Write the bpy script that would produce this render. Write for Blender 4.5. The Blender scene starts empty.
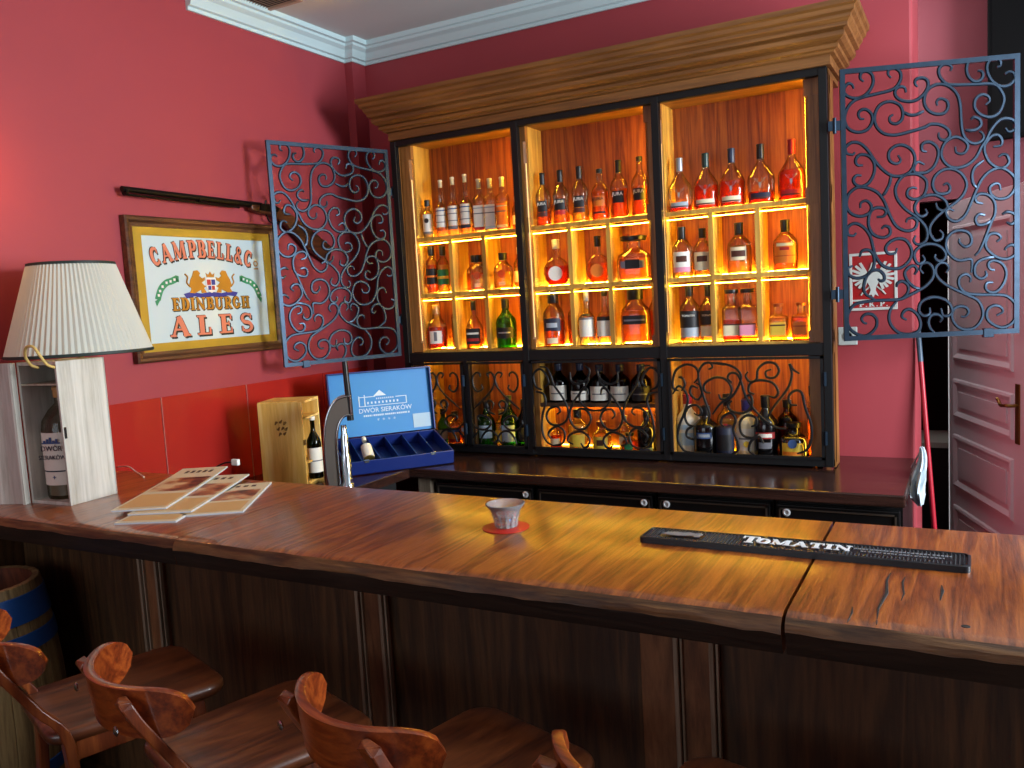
import bpy, math, random
from mathutils import Vector, Matrix
random.seed(11)
R = math.radians; PI = math.pi
SC = bpy.context.scene; COL = SC.collection

# ------------------------------------------------------------------ camera
cam_d = bpy.data.cameras.new('camera'); cam = bpy.data.objects.new('camera', cam_d); COL.objects.link(cam)
cam_d.sensor_width = 36; cam_d.lens = 837.8 / 1024 * 36; cam_d.clip_start = .05
yaw, pit, rol = R(28.757), R(5.6226), R(-3.2454)
fw = Vector((-math.sin(yaw)*math.cos(pit), math.cos(yaw)*math.cos(pit), -math.sin(pit)))
rt = Vector((math.cos(yaw), math.sin(yaw), 0)); up = rt.cross(fw)
r2 = rt*math.cos(rol) + up*math.sin(rol); u2 = -rt*math.sin(rol) + up*math.cos(rol)
M3 = Matrix((r2, u2, -fw)).transposed()
cam.matrix_world = Matrix.Translation((2.751, -3.8214, 1.7299)) @ M3.to_4x4()
SC.camera = cam

# ------------------------------------------------------------------ world, daylight, exposure
w = bpy.data.worlds.new('world'); SC.world = w; w.use_nodes = True
w.node_tree.nodes['Background'].inputs[0].default_value = (.62, .78, 1, 1)
w.node_tree.nodes['Background'].inputs[1].default_value = .5
SC.view_settings.view_transform = 'Standard'; SC.view_settings.look = 'None'
SC.view_settings.exposure = 0.0; SC.view_settings.gamma = 1; SC.view_settings.use_curve_mapping = False
cy = SC.cycles
cy.max_bounces = 8; cy.diffuse_bounces = 4; cy.glossy_bounces = 4; cy.transmission_bounces = 8; cy.transparent_max_bounces = 40
cy.caustics_reflective = False; cy.caustics_refractive = False
cy.sample_clamp_indirect = 4
def area(name, loc, target, sx, sy, power, col):
    l = bpy.data.lights.new(name, 'AREA'); l.shape = 'RECTANGLE'; l.size = sx; l.size_y = sy; l.energy = power; l.color = col
    o = bpy.data.objects.new(name, l); COL.objects.link(o); o.location = loc
    o.rotation_euler = (Vector(target) - Vector(loc)).to_track_quat('-Z', 'Y').to_euler(); return o
def point(name, loc, power, col, rad=.03):
    l = bpy.data.lights.new(name, 'POINT'); l.energy = power; l.color = col; l.shadow_soft_size = rad
    o = bpy.data.objects.new(name, l); COL.objects.link(o); o.location = loc; return o
area('assumed_daylight_side', (5.35, -1.25, 2.05), (-.4, -1.1, 1.6), 1.2, 1.5, 310, (.86, .93, 1))  # area light standing in for daylight through an assumed right-hand window
area('assumed_daylight_rear', (1.2, -7.0, 2.0), (1.0, 0, 1.6), 3.2, 1.8, 45, (.86, .93, 1))  # added area light, standing in for daylight through an assumed rear window

point('passage_fill_light', (2.15, 1.18, 3.1), 24, (.92, .97, 1), .12)  # unseen fill light, added behind the back wall to brighten the open door

# ------------------------------------------------------------------ materials
def lin(h):
    h = h.lstrip('#'); out = []
    for i in (0, 2, 4):
        c = int(h[i:i+2], 16)/255; out.append(c/12.92 if c <= .04045 else ((c+.055)/1.055)**2.4)
    return (*out, 1)
def base(name):
    m = bpy.data.materials.new(name); m.use_nodes = True
    return m, m.node_tree, m.node_tree.nodes['Principled BSDF']
def mat(name, col, rough=.5, metal=0, coat=0, spec=.5, var=0, scale=8, bump=0, trans=0, ior=1.45, emit=None, es=0):
    m, t, b = base(name)
    b.inputs['Base Color'].default_value = lin(col); b.inputs['Roughness'].default_value = rough
    b.inputs['Metallic'].default_value = metal; b.inputs['Coat Weight'].default_value = coat
    b.inputs['Coat Roughness'].default_value = .12; b.inputs['Specular IOR Level'].default_value = spec
    b.inputs['Transmission Weight'].default_value = trans; b.inputs['IOR'].default_value = ior
    if emit: b.inputs['Emission Color'].default_value = lin(emit); b.inputs['Emission Strength'].default_value = es
    if var or bump:
        tc = t.nodes.new('ShaderNodeTexCoord'); n = t.nodes.new('ShaderNodeTexNoise')
        n.inputs['Scale'].default_value = scale; n.inputs['Detail'].default_value = 5
        t.links.new(tc.outputs['Object'], n.inputs['Vector'])
        if var:
            mx = t.nodes.new('ShaderNodeMix'); mx.data_type = 'RGBA'
            c = lin(col)
            mx.inputs[6].default_value = tuple(x*(1-var) for x in c[:3])+(1,)
            mx.inputs[7].default_value = tuple(min(1, x*(1+var)) for x in c[:3])+(1,)
            t.links.new(n.outputs['Fac'], mx.inputs[0]); t.links.new(mx.outputs[2], b.inputs['Base Color'])
        if bump:
            bp = t.nodes.new('ShaderNodeBump'); bp.inputs['Strength'].default_value = bump; bp.inputs['Distance'].default_value = .01
            t.links.new(n.outputs['Fac'], bp.inputs['Height']); t.links.new(bp.outputs[0], b.inputs['Normal'])
    return m
def wood(name, dark, mid, light, axis='z', rough=.4, scale=5, stretch=.07, coat=0, bump=.25, blot=.55, spec=.5):
    """grain running along axis: noise squeezed along it, fine fibres over broad bands"""
    m, t, b = base(name); N = t.nodes.new; L = t.links.new
    tc = N('ShaderNodeTexCoord'); mp = N('ShaderNodeMapping'); L(tc.outputs['Object'], mp.inputs['Vector'])
    s = [1, 1, 1]; s['xyz'.index(axis)] = stretch; mp.inputs['Scale'].default_value = s
    n1 = N('ShaderNodeTexNoise'); n1.inputs['Scale'].default_value = scale*2.2; n1.inputs['Detail'].default_value = 3; n1.inputs['Distortion'].default_value = .6
    n2 = N('ShaderNodeTexNoise'); n2.inputs['Scale'].default_value = scale*22; n2.inputs['Detail'].default_value = 6; n2.inputs['Roughness'].default_value = .7
    wv = N('ShaderNodeTexNoise'); wv.inputs['Scale'].default_value = scale*.5
    for n in (n1, n2, wv): L(mp.outputs[0], n.inputs['Vector'])
    wm = N('ShaderNodeMath'); wm.operation = 'MULTIPLY'; wm.inputs[1].default_value = 9; L(n1.outputs['Fac'], wm.inputs[0])
    fr = N('ShaderNodeMath'); fr.operation = 'PINGPONG'; fr.inputs[1].default_value = 1; L(wm.outputs[0], fr.inputs[0])
    a = N('ShaderNodeMath'); a.operation = 'MULTIPLY_ADD'; a.inputs[1].default_value = .38; L(fr.outputs[0], a.inputs[0])
    a2 = N('ShaderNodeMath'); a2.operation = 'MULTIPLY'; a2.inputs[1].default_value = .8; L(n2.outputs['Fac'], a2.inputs[0]); L(a2.outputs[0], a.inputs[2])
    r = N('ShaderNodeValToRGB'); r.color_ramp.elements[0].position = .22; r.color_ramp.elements[0].color = lin(dark)
    r.color_ramp.elements[1].position = .85; r.color_ramp.elements[1].color = lin(light)
    e = r.color_ramp.elements.new(.52); e.color = lin(mid)
    L(a.outputs[0], r.inputs[0])
    mx = N('ShaderNodeMix'); mx.data_type = 'RGBA'; mx.blend_type = 'MULTIPLY'; mx.inputs[0].default_value = blot
    rr = N('ShaderNodeValToRGB'); rr.color_ramp.elements[0].position = .3; rr.color_ramp.elements[0].color = (.55, .5, .48, 1); rr.color_ramp.elements[1].position = .7
    n3 = N('ShaderNodeTexNoise'); n3.inputs['Scale'].default_value = 2.3; L(tc.outputs['Object'], n3.inputs['Vector']); L(n3.outputs['Fac'], rr.inputs[0])
    L(r.outputs[0], mx.inputs[6]); L(rr.outputs[0], mx.inputs[7]); L(mx.outputs[2], b.inputs['Base Color'])
    b.inputs['Roughness'].default_value = rough; b.inputs['Coat Weight'].default_value = coat; b.inputs['Coat Roughness'].default_value = .15
    b.inputs['Specular IOR Level'].default_value = spec
    bp = N('ShaderNodeBump'); bp.inputs['Strength'].default_value = bump; bp.inputs['Distance'].default_value = .004
    L(a.outputs[0], bp.inputs['Height']); L(bp.outputs[0], b.inputs['Normal'])
    return m
def thin_glass(name, tint, edge, refl=.5, diff=0, dcol=None):
    """clear sheet: lets light straight through, tinted, darker and shinier at grazing angles; diff adds a cloudy glow"""
    m = bpy.data.materials.new(name); m.use_nodes = True; t = m.node_tree; t.nodes.clear(); N = t.nodes.new; L = t.links.new
    out = N('ShaderNodeOutputMaterial'); tr = N('ShaderNodeBsdfTransparent'); gl = N('ShaderNodeBsdfGlossy')
    gl.inputs['Roughness'].default_value = .06
    lw = N('ShaderNodeLayerWeight'); lw.inputs['Blend'].default_value = .35
    cm = N('ShaderNodeMix'); cm.data_type = 'RGBA'; cm.inputs[6].default_value = lin(tint); cm.inputs[7].default_value = lin(edge)
    L(lw.outputs['Facing'], cm.inputs[0]); L(cm.outputs[2], tr.inputs[0])
    mx = N('ShaderNodeMixShader'); mu = N('ShaderNodeMath'); mu.operation = 'MULTIPLY'; mu.inputs[1].default_value = refl
    L(lw.outputs['Fresnel'], mu.inputs[0]); L(mu.outputs[0], mx.inputs[0])
    if diff:
        tl = N('ShaderNodeBsdfTranslucent'); tl.inputs[0].default_value = lin(dcol or tint)
        df = N('ShaderNodeBsdfDiffuse'); df.inputs[0].default_value = lin(dcol or tint)
        m0 = N('ShaderNodeMixShader'); m0.inputs[0].default_value = .4; L(tl.outputs[0], m0.inputs[1]); L(df.outputs[0], m0.inputs[2])
        m1 = N('ShaderNodeMixShader'); m1.inputs[0].default_value = diff; L(tr.outputs[0], m1.inputs[1]); L(m0.outputs[0], m1.inputs[2])
        L(m1.outputs[0], mx.inputs[1])
    else: L(tr.outputs[0], mx.inputs[1])
    L(gl.outputs[0], mx.inputs[2]); L(mx.outputs[0], out.inputs[0])
    return m
def glow(name, col, s):
    m = bpy.data.materials.new(name); m.use_nodes = True; t = m.node_tree; t.nodes.clear()
    e = t.nodes.new('ShaderNodeEmission'); e.inputs[0].default_value = lin(col); e.inputs[1].default_value = s
    o = t.nodes.new('ShaderNodeOutputMaterial'); t.links.new(e.outputs[0], o.inputs[0]); return m

# ------------------------------------------------------------------ mesh helpers
class MB:
    def __init__(s): s.v = []; s.f = []; s.m = []
    def add(s, vs, fs, mi=0):
        o = len(s.v); s.v += [tuple(v) for v in vs]
        for f in fs: s.f.append([i+o for i in f]); s.m.append(mi)
        return s
    def box(s, x0, x1, y0, y1, z0, z1, mi=0):
        vs = [(x, y, z) for z in (z0, z1) for y in (y0, y1) for x in (x0, x1)]
        return s.add(vs, [(0, 2, 3, 1), (4, 5, 7, 6), (0, 1, 5, 4), (2, 6, 7, 3), (0, 4, 6, 2), (1, 3, 7, 5)], mi)
    def obox(s, c, sx, sy, sz, rot=None, mi=0):
        vs = [(x*sx/2, y*sy/2, z*sz/2) for z in (-1, 1) for y in (-1, 1) for x in (-1, 1)]
        if rot is not None: vs = [rot @ Vector(v) for v in vs]
        vs = [(v[0]+c[0], v[1]+c[1], v[2]+c[2]) for v in vs]
        return s.add(vs, [(0, 2, 3, 1), (4, 5, 7, 6), (0, 1, 5, 4), (2, 6, 7, 3), (0, 4, 6, 2), (1, 3, 7, 5)], mi)
    def loft(s, rings, closed=True, caps=True, mi=0):
        n = len(rings[0]); o = len(s.v); fs = []
        vs = [p for r in rings for p in r]
        for i in range(len(rings)-1):
            for j in range(n if closed else n-1):
                k = (j+1) % n
                fs.append((i*n+j, i*n+k, (i+1)*n+k, (i+1)*n+j))
        if caps: fs.append(tuple(range(n-1, -1, -1))); fs.append(tuple((len(rings)-1)*n+j for j in range(n)))
        return s.add(vs, fs, mi)
    def lathe(s, prof, n=24, c=(0, 0, 0), caps=True, mi=0):
        return s.loft([[(c[0]+r*math.cos(2*PI*j/n), c[1]+r*math.sin(2*PI*j/n), c[2]+z) for j in range(n)] for r, z in prof], True, caps, mi)
    def prism(s, poly, y0, y1, mi=0):
        """polygon in x,z pushed from y0 (front) to y1 (back)"""
        n = len(poly); vs = [(x, y0, z) for x, z in poly]+[(x, y1, z) for x, z in poly]
        fs = [tuple(range(n)), tuple(range(2*n-1, n-1, -1))]+[(j, j+n, (j+1) % n+n, (j+1) % n) for j in range(n)]
        return s.add(vs, fs, mi)
    def tube(s, pts, r, n=6, mi=0, flat=1, upv=None):
        pts = [Vector(p) for p in pts]; rings = []; prev = None
        for i, p in enumerate(pts):
            d = (pts[min(i+1, len(pts)-1)]-pts[max(i-1, 0)])
            if d.length < 1e-9: d = Vector((0, 0, 1))
            d.normalize()
            u = Vector(upv) if upv else (prev if prev else (Vector((0, 0, 1)) if abs(d.z) < .9 else Vector((1, 0, 0))))
            a = (u-d*u.dot(d))
            if a.length < 1e-6: a = d.orthogonal()
            a.normalize(); b = d.cross(a); prev = a
            rad = r(i/(len(pts)-1)) if callable(r) else r
            rings.append([p+a*(rad*flat*math.cos(2*PI*(j+.5)/n))+b*(rad*math.sin(2*PI*(j+.5)/n)) for j in range(n)])
        return s.loft(rings, True, True, mi)
    def sweep(s, path, prof, mi=0):
        """profile (offset, z) mitred along a plan path; offset goes to the right of travel"""
        P = [Vector(p) for p in path]; rings = []
        for i, p in enumerate(P):
            ns = []
            if i > 0: d = (P[i]-P[i-1]).normalized(); ns.append(Vector((d.y, -d.x)))
            if i < len(P)-1: d = (P[i+1]-P[i]).normalized(); ns.append(Vector((d.y, -d.x)))
            n = sum(ns, Vector((0, 0))); n = n/max(n.dot(ns[0]), .2) if len(ns) > 1 else n
            rings.append([(p.x+n.x*o, p.y+n.y*o, z) for o, z in prof])
        return s.loft(rings, True, True, mi)
    def xf(s, M, frm=0):
        for i in range(frm, len(s.v)): s.v[i] = tuple(M @ Vector(s.v[i]))
        return s
    def build(s, name, mats, parent=None, smooth=None, bevel=0, shift=None, label=None, sub=0):
        me = bpy.data.meshes.new(name)
        vs = s.v if not shift else [(a-shift[0], b-shift[1], c-shift[2]) for a, b, c in s.v]
        me.from_pydata(vs, [], s.f)
        for m in (mats if isinstance(mats, (list, tuple)) else [mats]): me.materials.append(m)
        me.polygons.foreach_set('material_index', s.m)
        me.update()
        if smooth is not None:
            me.polygons.foreach_set('use_smooth', [True]*len(me.polygons)); me.set_sharp_from_angle(angle=R(smooth))
        o = bpy.data.objects.new(name, me); COL.objects.link(o)
        if parent is not None: o.parent = parent
        if bevel:
            b = o.modifiers.new('bevel', 'BEVEL'); b.width = bevel; b.segments = 2; b.limit_method = 'ANGLE'; b.angle_limit = R(40)
        if sub:
            b = o.modifiers.new('sub', 'SUBSURF'); b.levels = sub; b.render_levels = sub
        if label: o['label'] = label
        return o
def tag(o, label, cat, group=None):
    o['label'] = label; o['category'] = cat
    if group: o['group'] = group
    return o
def thing(name, label, cat, loc=(0, 0, 0), rz=0, group=None):
    o = bpy.data.objects.new(name, None); COL.objects.link(o); o.empty_display_size = .1
    o.location = loc; o.rotation_euler = (0, 0, rz); return tag(o, label, cat, group)
def struct(name, mb, m, **k):
    o = mb.build(name, m, **k); o['kind'] = 'structure'; return o
def catmull(p, k=5):
    p = [Vector(q) for q in p]; q = [p[0]*2-p[1]]+p+[p[-1]*2-p[-2]]; out = []
    for i in range(1, len(q)-2):
        for j in range(k):
            t = j/k; a, b, c, d = q[i-1:i+3]
            out.append(.5*((2*b)+(c-a)*t+(2*a-5*b+4*c-d)*t*t+(3*b-a-3*c+d)*t**3))
    out.append(p[-1]); return out
def text_mesh(mb, s, x, z, size, y, mi=0, depth=.0006, align='CENTER', font_shear=0, sx=1):
    """flat letters in the x,z plane at depth y"""
    c = bpy.data.curves.new('letters', 'FONT'); c.body = s; c.size = size; c.align_x = align; c.align_y = 'CENTER'; c.extrude = depth; c.shear = font_shear
    c.resolution_u = 3
    o = bpy.data.objects.new('letters', c); COL.objects.link(o)
    dg = bpy.context.evaluated_depsgraph_get(); me = bpy.data.meshes.new_from_object(o.evaluated_get(dg))
    vs = [(x+v.co.x*sx, y-v.co.z, z+v.co.y) for v in me.vertices]; fs = [tuple(p.vertices) for p in me.polygons]
    mb.add(vs, fs, mi)
    bpy.data.objects.remove(o); bpy.data.curves.remove(c); bpy.data.meshes.remove(me)

# slab serif capitals drawn as flat ribbons: unit height, returns (list of polygons, width)
def ribbon(pts, t):
    L_, R_ = [], []
    for i, p in enumerate(pts):
        a = pts[max(i-1, 0)]; b = pts[min(i+1, len(pts)-1)]
        dx, dz = b[0]-a[0], b[1]-a[1]; l = math.hypot(dx, dz) or 1
        w_ = (t(i/(len(pts)-1)) if callable(t) else t)/2
        L_.append((p[0]-dz/l*w_, p[1]+dx/l*w_)); R_.append((p[0]+dz/l*w_, p[1]-dx/l*w_))
    return [[L_[i], R_[i], R_[i+1], L_[i+1]] for i in range(len(pts)-1)]
def rect(x0, x1, z0, z1): return [[(x0, z0), (x1, z0), (x1, z1), (x0, z1)]]
def arc(cx, cz, rx, rz, a0, a1, t, n=12):
    return ribbon([(cx+rx*math.cos(R(a0+(a1-a0)*i/n)), cz+rz*math.sin(R(a0+(a1-a0)*i/n))) for i in range(n+1)], t)
TK, TN, SF = .24, .11, .1
def serif(x, z, w_=.36): return rect(x-w_/2, x+w_/2, z, z+SF)
def glyph(c):
    fat = lambda u: .11+.14*math.sin(PI*u)
    if c == 'A': return ribbon([(.1, 0), (.44, 1)], TN)+ribbon([(.42, 1), (.78, 0)], TK)+rect(.2, .66, .3, .4)+serif(.1, 0, .28)+serif(.78, 0), .92
    if c == 'B': return rect(.12, .36, 0, 1)+rect(0, .45, .9, 1)+rect(0, .45, 0, .1)+rect(.3, .45, .48, .57)+arc(.42, .74, .2, .21, -90, 90, fat)+arc(.44, .27, .24, .22, -90, 90, fat), .8
    if c == 'C': return arc(.42, .5, .3, .43, 55, 305, lambda u: .12+.14*math.sin(PI*u))+rect(.58, .68, .62, .95)+rect(.58, .68, .05, .3), .78
    if c == 'D': return rect(.12, .36, 0, 1)+rect(0, .4, .9, 1)+rect(0, .4, 0, .1)+arc(.38, .5, .3, .445, -90, 90, lambda u: .11+.17*math.sin(PI*u)), .84
    if c == 'E': return rect(.12, .36, 0, 1)+rect(0, .68, .9, 1)+rect(0, .7, 0, .1)+rect(.3, .54, .45, .55)+rect(.6, .68, .72, .95)+rect(.62, .7, .05, .3)+rect(.5, .56, .37, .63), .76
    if c == 'G': return arc(.42, .5, .3, .43, 55, 320, lambda u: .12+.14*math.sin(PI*u))+rect(.58, .68, .62, .95)+rect(.55, .76, .08, .42)+rect(.46, .84, .36, .45), .9
    if c == 'H': return rect(.1, .34, 0, 1)+rect(.58, .82, 0, 1)+rect(.2, .7, .45, .55)+sum([serif(x, z, .42) for x in (.22, .7) for z in (0, .9)], []), .94
    if c == 'I': return rect(.1, .34, 0, 1)+serif(.22, 0, .44)+serif(.22, .9, .44), .46
    if c == 'L': return rect(.12, .36, 0, 1)+serif(.24, .9, .46)+rect(0, .7, 0, .1)+rect(.6, .7, .05, .36), .76
    if c == 'M': return rect(.1, .2, 0, 1)+rect(.84, 1.08, 0, 1)+ribbon([(.16, 1), (.55, .1)], TK)+ribbon([(.55, .1), (.9, 1)], TN)+serif(.15, 0, .3)+serif(.96, 0, .4)+rect(0, .24, .9, 1)+rect(.86, 1.16, .9, 1), 1.2
    if c == 'N': return rect(.12, .22, 0, 1)+rect(.74, .84, 0, 1)+ribbon([(.14, .98), (.8, .03)], TK)+serif(.17, 0, .32)+serif(.79, .9, .32)+rect(0, .26, .9, 1), .98
    if c == 'O': return arc(.42, .5, .3, .43, 0, 360, lambda u: .12+.13*abs(math.cos(2*PI*u)), 24), .84
    if c == 'P': return rect(.12, .36, 0, 1)+rect(0, .45, .9, 1)+serif(.24, 0, .46)+rect(.3, .45, .42, .52)+arc(.42, .71, .24, .24, -90, 90, fat), .74
    if c == 'R': return rect(.12, .36, 0, 1)+rect(0, .45, .9, 1)+serif(.24, 0, .46)+rect(.3, .45, .45, .54)+arc(.42, .72, .23, .23, -90, 90, fat)+ribbon([(.44, .5), (.72, .02)], TK)+rect(.62, .88, 0, .1), .88
    if c == 'S': return arc(.37, .73, .25, .225, 40, 270, lambda u: .1+.1*u)+arc(.37, .27, .27, .235, 90, -140, lambda u: .2-.08*u)+rect(.56, .65, .7, .97)+rect(.08, .17, .03, .3), .74
    if c == 'T': return rect(.3, .54, 0, 1)+serif(.42, 0, .44)+rect(.02, .82, .9, 1)+rect(.02, .11, .66, .95)+rect(.73, .82, .66, .95), .84
    if c == 'U': return rect(.1, .34, .3, 1)+rect(.68, .78, .3, 1)+arc(.46, .3, .27, .26, 180, 360, lambda u: .24-.13*u)+serif(.22, .9, .42)+serif(.73, .9, .32), .92
    if c == '&': return arc(.36, .77, .17, .18, -60, 250, .12)+arc(.33, .27, .24, .23, 110, 380, .17)+ribbon([(.24, .62), (.74, .0)], .2)+rect(.6, .84, 0, .09), .86
    if c == 'K': return rect(.1, .34, 0, 1)+serif(.22, 0, .42)+serif(.22, .9, .42)+ribbon([(.3, .4), (.72, .95)], TN)+ribbon([(.42, .55), (.74, .05)], TK)+serif(.72, .9, .3)+serif(.76, 0, .32), .9
    if c == '.': return rect(.05, .25, 0, .2), .3
    return [], .4
def slab(mb, s, x, z, h, y, mi=0, sx=1, gap=.08, arch=0, d=.0015, dx=0, dz=0):
    """line of slab capitals centred at x, baseline z; arch lifts the middle of the line"""
    ws = [glyph(c)[1]*h*sx for c in s]; tot = sum(ws)+gap*h*(len(s)-1); px = x-tot/2
    for c, w_ in zip(s, ws):
        cx = px+w_/2-x; lift = arch*(1-(2*cx/tot)**2); ang = math.atan(-arch*8*cx/tot**2) if arch else 0
        for k, poly in enumerate(glyph(c)[0]):
            P = []
            for a, b in poly:
                u, v = a*h*sx-w_/2, b*h
                P.append((x+cx+u*math.cos(ang)-v*math.sin(ang)+dx, z+lift+u*math.sin(ang)+v*math.cos(ang)+dz))
            area2 = sum(P[i][0]*P[(i+1) % 4][1]-P[(i+1) % 4][0]*P[i][1] for i in range(4))
            if area2 < 0: P.reverse()
            mb.prism(P, y-d-.00004*k, y, mi)
        px += w_+gap*h
GATE = [[56,1044,49,1062,33,1067,17,1049,21,1026,45,1009,81,1007,113,1026,132,1061,128,1094,108,1110,86,1106,82,1084,95,1070],[203,1075,191,1091,195,1108,216,1113,238,1095,240,1067,224,1039,197,1025,143,1016,89,1007,51,993,26,962,17,921,33,884,70,867,106,875,125,901,126,932,107,955,85,957,72,942,79,922,95,919],[260,1011,256,1030,240,1037,221,1028,218,1006,234,986,266,975,298,977,330,999,346,1030,341,1055,320,1065,299,1059,296,1043,306,1030],[209,927,195,917,198,898,219,889,241,902,247,932,234,964,196,981,158,970,137,933,141,889,168,856,211,844,265,851,329,865,356,876,393,870,422,849,429,824,414,808,395,811,386,824,386,840],[249,935,271,921,297,919,329,931],[432,1082,438,1095,426,1107,405,1109,388,1092,392,1062,415,1034,441,1026,525,1020,577,1018,609,1007,632,972,635,940,616,898,583,885,546,899,525,928,528,960,551,977,575,969,582,950,566,935],[536,1073,551,1069,557,1052,546,1034,523,1032,502,1052,494,1082,502,1111,523,1123],[610,1080,623,1086,621,1105,606,1117,585,1111,572,1091,575,1059,593,1025,624,1004,655,1005,676,1025,673,1050,655,1058,640,1050],[382,948,379,965,394,975,417,964,423,939,407,916,372,916,341,938,330,974,344,1014,373,1031,405,1031,436,1014,460,982,470,938,472,888,478,833,496,799,525,784,551,792,559,810,551,827,541,832],[510,881,522,890,543,880,549,857,530,840,504,838,488,843],[642,837,655,821,676,828,681,849,666,869,635,875,609,861,585,830,567,793,551,770,530,730,498,702,461,692,429,699,403,726,395,760,411,798,446,817,477,806,498,780,490,755,472,747,453,756,450,778],[596,766,624,769,629,788,614,811,588,808,567,782,562,769,564,741,582,704,614,680,640,681,656,701,648,727,632,733,616,724],[624,589,619,613,601,617,582,602,588,574,614,555,651,559,677,590,677,634,650,666,619,679,582,668,551,638,530,595,508,541,487,498,455,475,426,485,412,512,423,528,444,518],[402,626,418,632,429,616,424,597,402,590,375,598,361,630,371,665,403,688,440,688,474,666,493,625,482,585,455,556,418,531,375,497,350,462,350,429,369,402,393,406,400,425,388,443],[559,714,525,689,514,657,519,624,532,606],[556,540,532,548,527,567,545,580,577,572,601,540,602,495,588,463,572,420,545,353,524,329],[564,493,540,497,527,478,537,455,566,456,588,469],[630,491,651,500,677,488,682,465,667,449,646,459],[609,381,625,396,609,414,582,413,569,389,566,369,577,346,609,318,646,308,677,322,685,350,667,365,646,355,640,344],[465,403,465,387,487,368,508,378,511,403,497,427,465,437,433,428,414,401,414,362,436,329,465,313,508,316,513,293,510,260],[505,220,508,240,489,255,465,243,462,212,486,179,534,168,598,164,646,156,678,125,686,80,667,41,630,26,593,42,571,69,574,103,598,119,625,111,633,91,609,77],[601,265,582,272,577,295,598,305,630,289,646,251,635,207,609,177,582,176,566,194,572,214,595,215],[566,265,569,245,548,233,526,250,524,281,540,306,577,318,598,319],[411,266,422,285,409,305,387,307,371,288,373,257,400,224,438,199,491,170,534,145,554,104,550,64,523,31,485,25,453,41,434,76,440,110,464,123,491,116,499,96,486,79,469,80],[322,268,309,286,317,308,341,310,360,286,360,252,335,219,302,198,264,180,225,165,170,165,115,165,48,155,20,121,14,81,30,45,69,20,102,24,130,52,133,86,114,108,87,109,72,92,81,75,94,70],[132,167,88,199,86,245,106,284,139,294,163,275,166,252,152,247,141,256],[215,217,220,234,240,240,261,220,258,189,231,165],[220,163,192,129,183,90,194,54,224,24,267,16,300,28,309,60,296,98,268,121,244,115,235,92,254,77],[346,124,345,98,321,91,303,112,310,146,340,164,378,165,416,146,435,110,424,88,399,88,391,119],[386,61,394,78,378,93,353,92,341,70,345,41,364,17],[319,345,327,322,303,309,287,336,292,364,320,385,357,388,390,374,410,345,403,320,382,316,368,331,371,345],[286,265,297,284,286,302,265,297,248,275,259,241,286,213,307,206],[56,787,47,778,25,784,18,807,43,827,75,822,105,794,134,747,166,706,204,679,247,677,279,697,293,741,280,778,248,800,216,799,191,776,193,743,218,727,237,739,226,762],[87,731,66,733,58,753,74,774,107,769,131,739,131,697,111,659,83,645,59,652,48,673,60,691,81,689],[74,555,77,577,99,584,118,563,112,535,76,521,38,535,19,570,28,615,61,641,100,638,143,615,170,576,191,519,217,471,255,449,288,455,299,483,283,501,261,497,256,483],[198,678,192,648,176,615,162,599],[339,766,321,774,323,799,350,805,377,784,384,750,368,707,339,684,312,682,290,688,290,713,306,728,330,715],[300,620,284,625,265,617,262,592,289,576,324,588,338,626,333,654,306,676,274,681,247,675,225,651,214,618,224,578,256,536,294,506,326,470,339,435,331,402,303,389,285,405,293,427],[332,534,337,514,315,504,294,523,291,551,310,578,343,589,374,587,407,565,418,536,402,521,380,533,373,556],[139,514,164,515,177,531,164,549,131,551,112,530,106,485,124,444,162,427,190,439,190,465,171,475,157,464],[56,454,45,443,23,450,23,479,51,494,86,475,113,433,129,363,156,315,194,296,237,299,270,331,276,370,255,409,222,419,190,407,173,383,184,359,211,360,219,380],[68,352,79,377,107,378,126,352,123,306,95,273,56,264,25,280,20,307,40,317]]
GRILLE_R = [[1563,1267,1580,1294,1571,1326,1551,1331],[1624,1304,1646,1331,1637,1373,1595,1391,1545,1369,1523,1321,1525,1278,1549,1267],[1695,1367,1713,1377,1701,1398,1669,1390,1646,1347,1655,1283,1674,1220,1693,1157,1681,1115],[1701,1257,1675,1264,1674,1299,1720,1328,1771,1320,1798,1278,1784,1237,1748,1229,1738,1252],[1706,1157,1747,1210,1800,1242,1832,1294,1843,1335,1824,1366,1783,1387,1732,1398],[1801,1304,1782,1325,1793,1347,1823,1345,1842,1309,1861,1242,1899,1181,1947,1130,1996,1101,2035,1096],[1799,1221,1780,1205,1787,1179,1828,1164,1869,1175,1890,1211,1881,1247,1855,1237],[1901,1252,1876,1263,1882,1299,1923,1316,1981,1303,2005,1263,1990,1238,1965,1243],[1978,1364,1953,1354,1958,1329,1992,1328,2010,1358,1993,1389,1954,1394,1919,1365,1911,1319,1883,1309,1863,1334,1874,1355],[2098,1343,2070,1363,2056,1388,2065,1343,2054,1293,2029,1253,1989,1202,1958,1151],[2085,1203,2057,1208,2050,1243,2077,1268,2105,1258,2118,1193,2140,1124,2141,1054,2119,1003,2080,986],[1519,1251,1550,1289,1581,1262,1591,1220,1570,1155,1546,1101,1536,1036,1563,983,1601,973],[1644,1278,1612,1289,1605,1252,1637,1225,1659,1252,1655,1289,1634,1304],[1619,1161,1645,1151,1656,1172,1631,1199,1593,1188,1575,1145,1590,1107,1627,1098],[1626,1055,1614,1038,1582,1048,1583,1080,1616,1103],[1759,1100,1744,1116,1755,1148,1792,1164,1812,1133,1800,1086,1819,1034,1818,992,1791,975],[1882,1103,1905,1114,1903,1145,1863,1154,1832,1123,1840,1066,1885,1051,1914,1073],[1935,1027,1916,1057,1880,1036,1869,994,1893,974],[1601,973,1687,971],[1783,1387,1701,1398]]
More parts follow.
